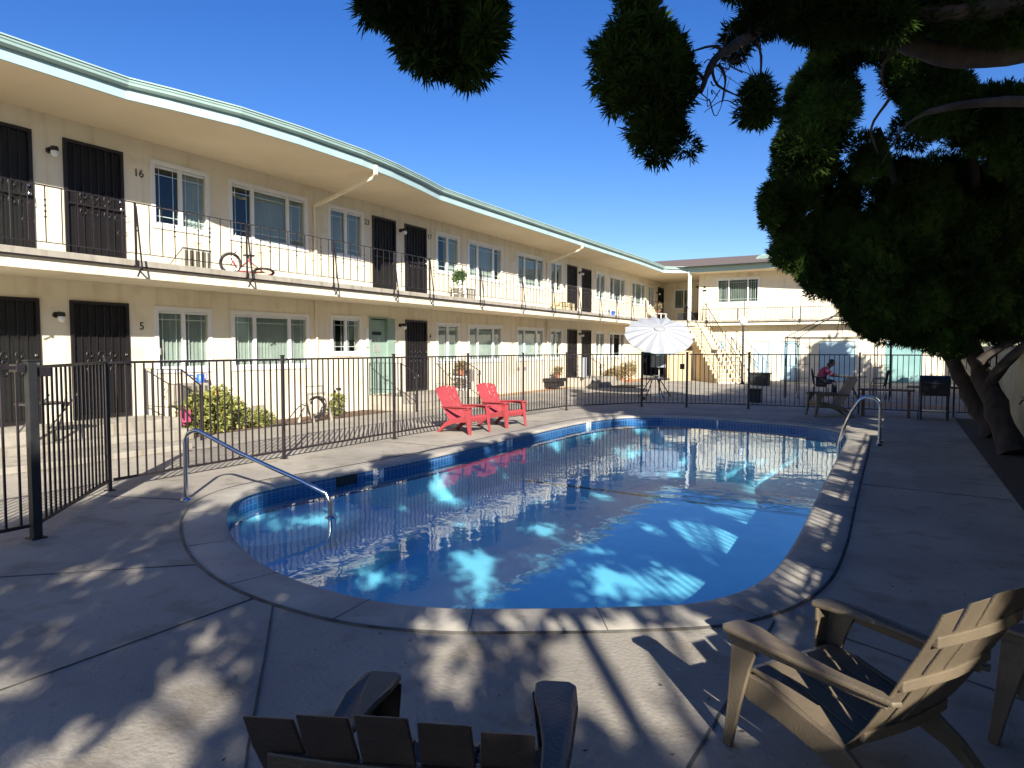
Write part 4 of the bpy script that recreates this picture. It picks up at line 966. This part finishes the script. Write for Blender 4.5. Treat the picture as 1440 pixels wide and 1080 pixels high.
# plant stands, pots
def pot_plant(x,y,z,label,h=.35,m='leaf3',potm='terracotta',n_=40,spread=.14,grp='potted plants'):
    T=thing('potted_plant',(x,y,z),label,'potted plant',grp)
    part('pot',MB().lathe([(0,0),(.075,0),(.10,.16),(.11,.16),(.11,.19),(.09,.19),(.085,.15),(0,.15)],(x,y,z),14),potm,T,smooth=True)
    leaf_part('leaves',sprays([(x,y,z+.19+h*.3),(x+.04,y+.06,z+.19+h*.65),(x-.03,y-.05,z+.19+h*.5)],[spread,spread*.8,spread*.9],[n_]*3,.10,.02,k=4,shell=.1,up=.5,spread=.8),m,T)
    part('stems',MB().tube([(x,y,z+.15),(x+.02,y+.03,z+.19+h*.5)],.008,5),'bark',T)
def stand(x,y,z,label,h=.38):
    T=thing('plant_stand',(x,y,z),label,'plant stand')
    part('shelf',MB().box(x-.14,x+.14,y-.18,y+.18,z+h-.03,z+h).box(x-.13,x+.13,y-.17,y+.17,z+h*.45,z+h*.45+.02),'white',T)
    for sx,sy in ((-1,-1),(1,-1),(1,1),(-1,1)): part('leg',MB().box(x+.12*sx-.012,x+.12*sx+.012,y+.15*sy-.012,y+.15*sy+.012,z,z+h-.031),'white',T)
stand(-11.7,17.6,3.085,'white wire plant stand on the balcony below the upper window by door 17'); pot_plant(-11.7,17.6,3.465,'leafy green pot plant on the white stand on the balcony',.25,n_=60,potm='white')
stand(-11.9,18.0,.01,'dark wire plant stand near the ground floor window by door 4',.75); pot_plant(-11.9,18.0,.77,'pot plant with reddish flowers on the ground floor stand',.18,'dryleaf')
for i,(x,y,z,lab,mm) in enumerate([(-11.75,30.0,.0,'dry potted plant nearest the far steps','dryleaf'),(-11.7,30.7,0.,'dry potted plant second from the far steps','dryleaf'),(-11.6,31.5,0.,'tall dry potted plant third from the far steps','dryleaf'),(-11.5,32.3,0.,'largest dry bushy plant beside the far ground floor window','dryleaf')]):
    pot_plant(x,y,z,lab,.45+.12*i,mm,n_=70,spread=.2+.05*i)
pot_plant(-11.9,24.95,.45,'potted plant on the ledge left of the far ground floor doors',.15,'dryleaf')
T=thing('wall_shelf',(-12.2,24.95,.2),'small dark box shelf on the wall left of the far ground floor doors','shelf'); part('box',MB().box(-12.34,-11.75,24.5,25.4,.30,.44).box(-12.34,-11.8,24.6,25.3,.1,.29),'ironbrown',T,bevel=.01)
tag(part('white_sheet',MB().box(-11.45,-11.38,26.35,26.65,.42,1.25).box(-11.43,-11.40,26.3,26.35,.45,1.0),'sheet',bevel=.03),'white sheet hanging at the rail left of the far ground floor doors','sheet')
tag(part('dark_ground_sheet',MB().box(-10.7,-9.6,27.2,28.9,.005,.03),'rubber',bevel=.005),'flat dark sheet lying at the foot of the far entry steps','door mat')  # thin dark rectangle laid on the ground
# balcony odds and ends far away
T=thing('balcony_table',(-11.6,37.2,3.085),'small white table with pots on the balcony corner','table'); part('tabletop',MB().box(-11.9,-11.3,36.6,37.6,3.48,3.52),'white',T)
for x,y in ((-11.85,36.65),(-11.35,36.65),(-11.35,37.55),(-11.85,37.55)): part('leg',MB().box(x-.02,x+.02,y-.02,y+.02,3.085,3.479),'white',T)
pot_plant(-11.6,36.9,3.52,'golden green pot plant on the white balcony table',.3,'dryleaf',n_=50); 
tag(part('storage_box',MB().box(-11.0,-9.9,38.6,39.2,3.085,3.6).tube([(-10.5,38.6,3.62),(-10.5,38.6,3.9)],.14,10),'black',bevel=.01),'dark box with round object on the corner balcony','storage box')
tag(part('white_bucket',MB().lathe([(0,0),(.1,0),(.13,.3),(.12,.3),(0,.28)],(-11.7,29.9,3.085),14),'white',smooth=True),'white bucket on the balcony right of the far upper doors','bucket')
tag(part('blue_bucket',MB().lathe([(0,0),(.1,0),(.13,.26),(.12,.26),(0,.24)],(-11.7,30.35,3.085),14),'bluepl',smooth=True),'blue bucket on the balcony right of the far upper doors','bucket')
T=thing('folding_chair',(-9.1,3.3,0),'dark folded chair leaning on the ground left of the near doors','chair')
part('frame',MB().beam((-11.1,5.2,.38),(-10.8,5.5,.95),.02,.02).beam((-10.8,5.2,.38),(-11.1,5.5,.95),.02,.02).beam((-11.1,5.6,.38),(-10.8,5.9,.95),.02,.02).beam((-10.8,5.6,.38),(-11.1,5.9,.95),.02,.02),'iron',T)
part('seat',MB().box(-11.15,-10.75,5.2,5.75,.8,.83),'iron',T)
# ---------------------------------------------------------------- trees
def W(px,py,D):
    """world point at depth D on a line of sight (used to lay out crowns in space)"""
    fw=Vector((-math.sin(yaw)*math.cos(tilt),math.cos(yaw)*math.cos(tilt),-math.sin(tilt))); rt=Vector((math.cos(yaw),math.sin(yaw),0)); up=rt.cross(fw)
    return Vector((0,0,1.62))+(fw+rt*((px-720)/F)+up*((540-py)/F))*D
def limb(mb,pts,r0,r1,n_=9,wob=.04):
    P=[Vector(p) for p in pts]; out=[];k=len(P)
    for i in range(k-1):
        for t in range(4):
            f=t/4; a=P[max(i-1,0)];b=P[i];c=P[i+1];d=P[min(i+2,k-1)]
            q=.5*((2*b)+(-a+c)*f+(2*a-5*b+4*c-d)*f*f+(-a+3*b-3*c+d)*f**3); out.append(q)
    out.append(P[-1]); m_=len(out); rs=[]
    for i in range(m_):
        rs.append((r0+(r1-r0)*i/(m_-1))*(1+random.uniform(-.12,.12)))
        if 0<i<m_-1: out[i]=out[i]+Vector([random.uniform(-1,1)*wob*rs[-1]*4 for _ in range(3)])
    mb.tube(out,rs,n_)
    return out
def inpoly(x,y,P):
    c=False
    for i in range(len(P)):
        x0,y0=P[i];x1,y1=P[i-1]
        if (y0>y)!=(y1>y) and x<(x1-x0)*(y-y0)/(y1-y0)+x0: c=not c
    return c
# main juniper
J=thing('juniper_tree',(1.45,13.2,0),'large dark juniper with twisted trunks growing between the pool deck and yellow wall','tree')
tk=MB()
limb(tk,[(1.52,12.9,0),(1.38,13.3,.6),(1.15,13.9,1.3),(1.0,14.3,2.0),(1.3,14.4,3.0),(1.6,14.4,4.2)],.19,.10,12,.06)
limb(tk,[(1.5,15.2,0),(1.3,15.5,.5),(1.0,15.8,1.1),(.7,15.8,1.7),(.1,14.8,2.4),(-.3,13.6,3.0)],.19,.07,12,.06)
limb(tk,[(1.22,13.6,1.0),(1.5,13.2,1.5),(1.9,12.8,1.9),(2.6,12.5,2.3)],.09,.06,8)
limb(tk,[(.95,13.8,1.9),(.5,13.2,2.8),(0,12.6,3.8),(-.4,12.2,5)],.14,.04,8)
limb(tk,[(1.3,14.2,3.0),(1.0,13.4,4.0),(.8,12.6,5.0)],.12,.04,8)
limb(tk,[(.75,15.8,1.6),(.2,15.8,1.78),(-.5,15.5,1.9)],.06,.03,7)
limb(tk,[(1.1,13.5,1.4),(1.6,13.6,1.75),(2.3,13.5,1.8)],.08,.03,7)
part('trunk',tk,'bark',J,smooth=True)
sil=[(1195,-60),(1205,60),(1150,80),(1135,120),(1110,150),(1105,200),(1098,240),(1083,280),(1085,315),(1102,345),(1098,365),(1132,378),(1138,402),(1186,412),(1195,440),(1218,465),(1240,470),(1280,478),(1330,490),(1400,485),(1520,470),(1520,-60)]
holes=[(1214,168,13),(1256,212,10),(1180,225,6),(1322,208,8),(1388,232,7),(1218,300,5),(1150,300,4),(1222,110,24),(1262,150,12),(1404,98,24),(1440,95,25),(1350,95,12),(1292,38,8),(1375,120,10)]
cs=[];rs=[];tries=0
while len(cs)<400 and tries<20000:
    tries+=1; px=random.uniform(1070,1515); py=random.uniform(-60,492); D=random.uniform(10.3,13.5) if py>230 else random.uniform(9,11); r=random.uniform(.26,.55)*(1 if py>230 else .8); rp=r*F/D
    if any(math.hypot(px-hx,py-hy)<hr_+rp*.95 for hx,hy,hr_ in holes): continue
    ok=all(inpoly(px+rp*(.9 if r>.33 else .5)*math.cos(t),py+rp*(.9 if r>.33 else .5)*math.sin(t),sil) for t in [k*math.pi/4 for k in range(8)])
    if not ok: continue
    if px>1280 and py>420 and D<12: D+=1.5
    q_=W(px,py,D); Sv=Vector((AX*math.cos(EL),AY*math.cos(EL),math.sin(EL))); dv=q_-Uc
    if (dv-Sv*dv.dot(Sv)).length<r+1.35: continue
    cs.append(tuple(q_)); rs.append(r)
for k in range(210):
    px,py=(random.uniform(1130,1400),random.uniform(20,150)) if k<120 else (random.uniform(1235,1480),random.uniform(385,480))
    D=random.uniform(9.5,11) if k<120 else random.uniform(10.5,13); r=random.uniform(.2,.36); rp=r*F/D
    if any(math.hypot(px-hx,py-hy)<hr_+rp*.8 for hx,hy,hr_ in holes) or py+rp>486 or not inpoly(px-rp,py+rp*.5,sil): continue
    q_=W(px,py,D); dv=q_-Uc
    if (dv-Sv*dv.dot(Sv)).length<r+1.35: continue
    cs.append(tuple(q_)); rs.append(r)
# ragged outline: small outlying tufts
for k in range(240):
    i_=random.randrange(len(sil)-3); a_=Vector(sil[i_]); b_=Vector(sil[i_+1]); t_=a_.lerp(b_,random.random())+Vector((random.uniform(-4,16),random.uniform(-12,5)))
    if t_.x>1360 or t_.x<1075: continue
    D=random.uniform(9.3,11) if t_.y<230 else random.uniform(10.4,12.5)
    cs.append(tuple(W(t_.x,t_.y,D))); rs.append(random.uniform(.06,.15))
JC=list(zip(cs,rs))
def px_of(c):
    v=Vector(c)-Vector((0,0,1.62)); D=v.x*-math.sin(yaw)+v.y*math.cos(yaw); return 720+F*(v.x*math.cos(yaw)+v.y*math.sin(yaw))/D, 490-F*v.z/D
TUFT=[(1245,60,45),(1400,140,55),(1350,125,35),(1275,185,32),(1300,330,26),(1262,285,22),(1235,372,24),(1165,215,10),(1200,395,20),(1380,300,30),(1420,210,30)]
leaf_part('crown',sprays(cs,rs,[850*(max(r,.17)/.4)**2*(.6 if r<.17 else 1) for r in rs],.09,.0075,k=6,shell=.5,up=.3,spread=.42),'leaf',J)
cm_=MB()
for c,r in zip(cs,rs):
    if random.random()<.55:
        b_=[(0,-r*.62)]+[(r*.62*math.cos(a)*random.uniform(.8,1.1),r*.62*math.sin(a)) for a in (-1,-.4,.2,.8)]+[(0,r*.6)]
        cm_.lathe(b_,c,7)
part('crown_filler',cm_,'leaf',J)  # solid blobs added inside the foliage to block light
# overhanging juniper, trunk in the planter outside the frame
_W=W
def W(px,py,D): return _W(px,py,D*.72)
K2=thing('overhanging_juniper',(1.5,5.0,0),'juniper rooted beyond the right edge of the frame whose branches hang across the top','tree')
tk=MB()
limb(tk,[(1.5,5.0,0),(1.6,5.1,1.2),(1.75,5.0,2.4),(1.9,5.1,3.6),(2.1,5.2,5.0)],.25,.15,12,.05)
limb(tk,[(1.8,5.0,2.8),tuple(W(1560,60,6.6)),tuple(W(1440,72,6.5)),tuple(W(1340,78,6.4)),tuple(W(1262,58,6.3)),tuple(W(1180,45,6.1)),tuple(W(1095,28,5.9)),tuple(W(1040,60,5.7)),tuple(W(1005,85,5.5)),tuple(W(985,130,5.4))],.10,.013,9,.05)
limb(tk,[(1.75,5.0,2.3),tuple(W(1550,150,7.5)),tuple(W(1440,142,7.6)),tuple(W(1350,148,7.8)),tuple(W(1300,160,8))],.06,.02,8,.05)
limb(tk,[(1.9,5.1,3.8),tuple(W(1560,-10,6)),tuple(W(1400,10,5.8)),tuple(W(1280,25,5.8))],.10,.04,9,.05)
limb(tk,[(1.95,5.1,4.2),tuple(W(1300,-160,5)),tuple(W(900,-190,4.6)),tuple(W(690,-120,4.4)),tuple(W(640,5,4.3)),tuple(W(632,40,4.3))],.07,.009,8,.04)
limb(tk,[tuple(W(900,-190,4.6)),tuple(W(915,-60,5.0)),tuple(W(905,20,5.2))],.03,.01,7,.04)
for a,b,c_ in (((1020,72,5.6),(1000,65,5.5),(965,75,5.5)),((1000,90,5.5),(1010,120,5.5),(1050,140,5.6)),((985,125,5.4),(965,150,5.4),(940,180,5.4)),((1060,45,5.8),(1070,80,5.8),(1068,120,5.7)),((1010,90,5.5),(1020,110,5.5),(1015,145,5.5)),((990,110,5.4),(975,100,5.4),(950,108,5.4)),((1262,60,6.3),(1240,100,6.3),(1250,140,6.4)),((1300,160,7.6),(1270,180,7.4),(1240,230,7.4)),((1250,140,6.4),(1225,180,6.5),(1235,215,6.6))):
    limb(tk,[tuple(W(*a)),tuple(W(*b)),tuple(W(*c_))],.012,.0035,6,.05)
for k in range(26):
    a=W(random.uniform(960,1060),random.uniform(60,150),5.5); limb(tk,[tuple(a),tuple(a+Vector([random.uniform(-.09,.09) for _ in range(3)])),tuple(a+Vector([random.uniform(-.16,.16) for _ in range(3)]))],.0045,.0015,4,.1)
part('trunk',tk,'bark',K2,smooth=True)
silA=[(498,-40),(502,8),(520,35),(552,38),(556,62),(563,88),(592,102),(622,108),(650,124),(680,116),(684,100),(706,90),(704,62),(717,40),(706,8),(715,-40)]
silB=[(868,-40),(866,25),(845,52),(828,75),(828,112),(842,130),(855,165),(890,160),(880,188),(892,205),(905,225),(912,252),(935,250),(938,225),(965,225),(985,205),(975,180),(950,160),(970,150),(975,120),(978,75),(945,45),(925,0),(930,-40)]
silC=[(1040,150),(1050,120),(1062,102),(1075,112),(1096,145),(1090,165),(1070,180),(1045,182)]
silD=[(1012,-40),(1020,20),(1010,60),(1025,85),(1060,75),(1075,50),(1090,60),(1110,50),(1150,80),(1200,60),(1260,60),(1300,40),(1400,62),(1520,60),(1520,-60),(1000,-60)]
cs=[];rs=[];pr=[]
for S,N,Dm,rm_ in ((silA,150,4.3,(.035,.09)),(silB,190,5.3,(.035,.10)),(silC,34,5.6,(.03,.06)),(silD,200,6.0,(.05,.17))):
    xs=[p[0] for p in S];ys=[p[1] for p in S];n0=len(cs);tr_=0
    while len(cs)-n0<N and tr_<9000:
        tr_+=1; px=random.uniform(min(xs),max(xs)); py=random.uniform(min(ys),max(ys)); D=Dm+random.uniform(-.3,.3); r=random.uniform(*rm_)*.72; rp=r*F/(D*.72)
        if all(inpoly(px+rp*.95*math.cos(t),py+rp*.95*math.sin(t),S) for t in [k*math.pi/4 for k in range(8)]): cs.append(tuple(W(px,py,D))); rs.append(r); pr.append(75*(r/.07)**1.7)
KC=random.sample(list(zip(cs,rs)),260)
leaf_part('crown',sprays(cs,rs,pr,.06,.0045,k=6,shell=.15,up=.0,spread=.4),'leaf',K2)
W=_W
# unseen leaf clumps above and behind the viewer, placed to shape dappled shade
def canopy(name,loc,label,cells,trunk,leafn,L=.15,wid=.03):
    T=thing(name,loc,label,'tree','trees behind the yellow wall')
    cs=[c for c,_ in cells]; rs=[r for _,r in cells]
    leafn=leafn*1.
    leaf_part('crown',sprays(cs,rs,[leafn*(r/.35)**2 for r in rs],L,wid,k=4,shell=0.,up=.0,spread=.9),'leaf',T)
    tk=MB(); limb(tk,trunk,.15,.07,10)
    for c in random.sample(cs,min(14,len(cs))):
        limb(tk,[trunk[-2],tuple((Vector(trunk[-1])+Vector(c))/2+Vector((0,0,.3))),c],.04,.015,6)
    part('trunk',tk,'bark',T,smooth=True)
k_=math.tan(EL)
def up_(gx,gy,h): return (gx+h/k_*AX,gy+h/k_*AY,h)
from mathutils import noise as NZ
LIT=[(-1.25,3.35,.30),(-1.15,3.05,.2),(-1.5,3.6,.2),(-1.0,2.85,.15),(-1.62,3.9,.15),(-1.45,2.85,.1),(-1.65,2.6,.1),(-2.1,3.12,.13),(-2.22,3.25,.10),(-2.12,2.85,.08),(-1.75,2.6,.07),
 (-2.75,1.95,.13),(-2.62,1.75,.12),(-2.9,2.1,.1),(-2.45,1.5,.1),(-2.7,1.3,.12),(-3.08,2.26,.07),(-3.3,2.5,.07),(-3.6,2.1,.05),(-4.3,2.27,.06),(-4.27,1.95,.09),(-3.7,1.7,.09),(-2.95,1.5,.07),(-5.2,2.85,.06),(-5.27,3.1,.05),(-5.55,3.5,.08),(-5.9,4.0,.08),(-6.1,3.65,.07),(-5.5,3.7,.06),(-5.0,3.3,.06),(-4.7,2.9,.05),(-4.9,2.6,.06),
 (-2.45,3.45,.12),(-1.9,3.75,.14),(-1.0,3.9,.2),(-.75,4.15,.2),(-.55,3.7,.16),(-.4,4.2,.15),(-.53,3.44,.25),(-.3,3.2,.2),(-.75,3.1,.1),
 (-1.6,4.95,.2),(-1.25,5.15,.2),(-1.0,5.4,.15),(-1.75,5.3,.08),(-1.45,8.1,.16),(-1.2,7.95,.12),(-1.0,6.25,.08),(-1.2,5.9,.06),(-3.6,4.2,.17),(-3.3,4.3,.12),(-2.4,4.45,.17),(-2.7,4.3,.1),(-3.2,5.2,.2),(-2.95,4.75,.12),(-2.5,5.4,.1),(-2.35,5.2,.12),(-2.2,5.6,.1),(-2.95,6.6,.15),(-3.05,6.9,.1),(-2.4,6.2,.08),(-2.0,6.1,.06),(-4.7,5.7,.12),(-4.0,6.3,.15),(-5.2,6.6,.15)]
def shade(gx,gy):
    """is this spot of the ground in tree shade?"""
    if gx<-5.9-.25*math.sin(gy*2.1) and gy>6.4+.3*math.sin(gx*5): return False
    if gx<-6.3 and gy>4.6: return False
    if gx<-5.45-.2*math.sin(gy*3) and gy>11.6: return False
    if gx<-4.5 and gy>15.2: return False
    if gx<-7.2: return False
    if -1.12<gx<.0 and gy>4.0: return NZ.noise(Vector((gx*1.8,gy*1.3,3)))>.3
    for x,y,r in LIT:
        # spots are stretched along the light direction
        a=(gx-x)*AX+(gy-y)*AY; b=-(gx-x)*AY+(gy-y)*AX
        if math.hypot(a*.7,b)<r+.12: return False
    if gx<-1.5 and gy<4 and NZ.noise(Vector((gx*3.3,gy*3.3,1.7)))>.62: return False
    if gy>7 and NZ.noise(Vector((gx*1.1,gy*1.1,9.7)))>.27: return False
    if gy>4.2 and NZ.noise(Vector((gx*1.1,gy*1.1,9.7)))>.34: return False
    return True
def seen(p,mg=.16):
    fx,fy=-math.sin(yaw),math.cos(yaw); D=p[0]*fx+p[1]*fy; lat=p[0]*fy-p[1]*fx
    return D>-.2 and abs(lat)<D*(.74+mg)+.6 and (p[2]-1.62)<D*(.56+mg)+.6
cellsA=[];cellsB=[];cellsC=[]
def lands(p):
    """where the sun ray through p ends: may that spot lie in shade?"""
    t=p[2]/math.sin(EL); c=math.cos(EL); gx=p[0]-AX*c*t; gy=p[1]-AY*c*t
    if gy>37.1:
        t=(37.1-p[1])/(-AY*c); gx=p[0]-AX*c*t; z=p[2]-math.sin(EL)*t
        return gx>-5.5 and z<.9+.75*(gx+6) and gx>-12.3
    if gx<-12.3: return False
    if gy>17: return gx>-5.0-(gy-18)*.16
    if gx<-9: return False
    return shade(gx,gy)
def place(x,y,z,h,r):
    for k in range(14):
        hh=h+k*.35
        p=(x+(hh-z)/k_*AX,y+(hh-z)/k_*AY,hh)
        if not seen(p):
            if lands(p): (cellsA if p[1]<-1 else cellsB).append((p,r))
            return
cellsD=[]
KL=[]
for a in ((1440,72,6.5),(1400,75,6.45),(1340,78,6.4),(1300,68,6.35),(1262,58,6.3),(1220,50,6.2),(1180,45,6.1),(1140,36,6),(1095,28,5.9),(1060,45,5.8),(1040,60,5.7),(1005,85,5.5),(990,105,5.4),(1440,142,7.6),(1400,145,7.7),(1350,148,7.8),(1320,152,7.9),(1300,160,7.6),(1270,180,7.4),(1240,230,7.4),(1250,100,6.3),(1250,140,6.4),(1225,180,6.5),(1235,215,6.6),(1500,70,6.6),(1500,145,7.5)):
    KL.append((tuple(W(a[0],a[1],a[2]*.72)),.15))
for (c,r) in JC+KC+KL:
    small=r<.16
    if not small:
        qx,qy=px_of(c)
        if any(math.hypot(qx-a,qy-b)<d for a,b,d in TUFT): continue
    elif c[1]>7:
        qx,qy=px_of(c); r=.2
        if any(math.hypot(qx-a,qy-b)<d for a,b,d in TUFT): continue
    if random.random()<(.9 if small else .93):
        for q in range(12):
            hh=(1.2 if small else 2.2)+q*.3+random.uniform(0,.5)
            p=(c[0]+hh/k_*AX,c[1]+hh/k_*AY,c[2]+hh)
            if not seen(p): cellsD.append((p,max(.13,r*1.05))); break
for k in range(260):
    p=(random.uniform(.2,4.5),random.uniform(-6,2.5),random.uniform(3.3,7))
    if not seen(p) and lands(p): cellsA.append((p,.3))
step=.20
gx=-7.6
while gx<1.6:
    gy=-.5
    while gy<17.5:
        x=gx+random.uniform(-.04,.04); y=gy+random.uniform(-.04,.04)
        if shade(x,y):
            h=4.6+1.1*math.sin(x*.7+1)+.9*math.cos(y*.55)+random.uniform(-.35,.35)
            if y>9: h+=.8
            place(x,y,0,h,.15)
        gy+=step
    gx+=step
gx=-5.4
while gx<1.8:
    gy=18.2
    while gy<37:
        if random.random()<.93-.1*(gx<-3):
            x=gx+random.uniform(-.2,.2); y=gy+random.uniform(-.2,.2); h=random.uniform(3.4,6.2)
            for q in range(12):
                p=up_(x,y,h+q*.3); fx,fy=-math.sin(yaw),math.cos(yaw); D=p[0]*fx+p[1]*fy; lat=p[0]*fy-p[1]*fx
                vis=D>0 and abs(lat)<D*.76 and p[2]-1.62<D*.55
                if p[0]>2.3 and (not vis or lat>D*.56) and lands(p): cellsC.append((p,random.uniform(.34,.5))); break
        gy+=.62
    gx+=.55
canopy('shade_clumps',(5.6,-5.5,0),'unseen evergreen behind the viewer, its leaf clumps placed to shade the near deck',cellsA,[(5.6,-5.5,0),(5.5,-5.4,2),(5.3,-5.0,3.6),(5.2,-4.8,4.6)],120,L=.10,wid=.024)  # out of view; clumps sit on sun rays aimed at the shaded deck
canopy('shade_clumps',(6.2,1.5,0),'unseen evergreen beyond the yellow wall, its leaf clumps placed to shade the pool',cellsB,[(6.2,1.5,0),(6.1,1.6,2),(6.0,1.8,3.6),(5.9,2.0,5.0)],120,L=.10,wid=.024)  # out of view; clumps laid out to cast the pool's shade pattern
# neighbour trees further along the wall
def bush_tree(loc,blobs,label,trunkh=2.5):
    T=thing('evergreen_tree',loc,label,'tree','trees behind the yellow wall')
    cs=[(loc[0]+b[0],loc[1]+b[1],b[2]) for b in blobs]; rs=[b[3] for b in blobs]
    leaf_part('crown',sprays(cs,rs,[330*(r/1.)**2 for r in rs],.35,.05,k=6,shell=.2,up=.1,spread=.7),'leaf',T)
    tk=MB(); limb(tk,[(loc[0],loc[1],0),(loc[0]+.1,loc[1],trunkh*.5),(loc[0],loc[1]+.1,trunkh),(loc[0],loc[1],trunkh+1.5)],.25,.1,9); part('trunk',tk,'bark',T,smooth=True)
canopy('shade_clumps',(5.2,-1.5,0),'unseen leaf clumps to the right, added to keep the sun off the junipers',cellsD,[(5.2,-1.5,0),(5.1,-1.4,2),(5.0,-1.2,4),(5,-1,6.5)],150,L=.10,wid=.03)  # added sun blockers, one clump up-sun of most juniper tufts
canopy('patio_shade_clumps',(6.0,14,0),'evergreen leaf clumps behind the yellow wall, added to shade the patio table',cellsC,[(6.0,14,0),(6.0,14,2),(6,14.2,3),(6,14.4,4)],45)  # clumps added to shade the patio and lower far wing
bush_tree((4.2,27.5,0),[(0,0,3,1.2),(-.6,-1,4.2,1.2),(.4,1,4.6,1.3),(0,0,5.6,1.2),(-.8,1,3.4,1.1),(.5,-1.4,3.2,1.1),(0,2.2,3.2,1.2),(.2,.5,6.6,.8)],'dark evergreen rising beyond the far end of the yellow wall')
bush_tree((4.4,19.5,0),[(0,0,2.6,1.1),(.4,-1,3.6,1.1),(.2,1,3.8,1.1),(.3,0,4.8,1.1),(0,-2.,3.0,1.),(0,2.2,2.8,1.0)],'dark evergreen beyond the yellow wall behind the juniper trunks')

# fallen leaf litter
lm=MB()
for k in range(420):
    x=random.gauss(-.6,1.6); y=random.uniform(1.2,5.5) if random.random()<.6 else random.uniform(5,16)
    if y>5: x=random.uniform(-.3,1.9)
    if -6.6<x<-.5 and 3.2<y<16.6: continue
    a=random.uniform(0,6.28); L_=random.uniform(.006,.016); w_=L_*.35; c_,s_=math.cos(a),math.sin(a)
    lm.add([(x+c_*L_,y+s_*L_,.012),(x-s_*w_,y+c_*w_,.007),(x-c_*L_,y-s_*L_,.013),(x+s_*w_,y-c_*w_,.008)],[(0,1,2,3)])
lo=part('leaf_litter',lm,'bark'); lo['kind']='stuff'
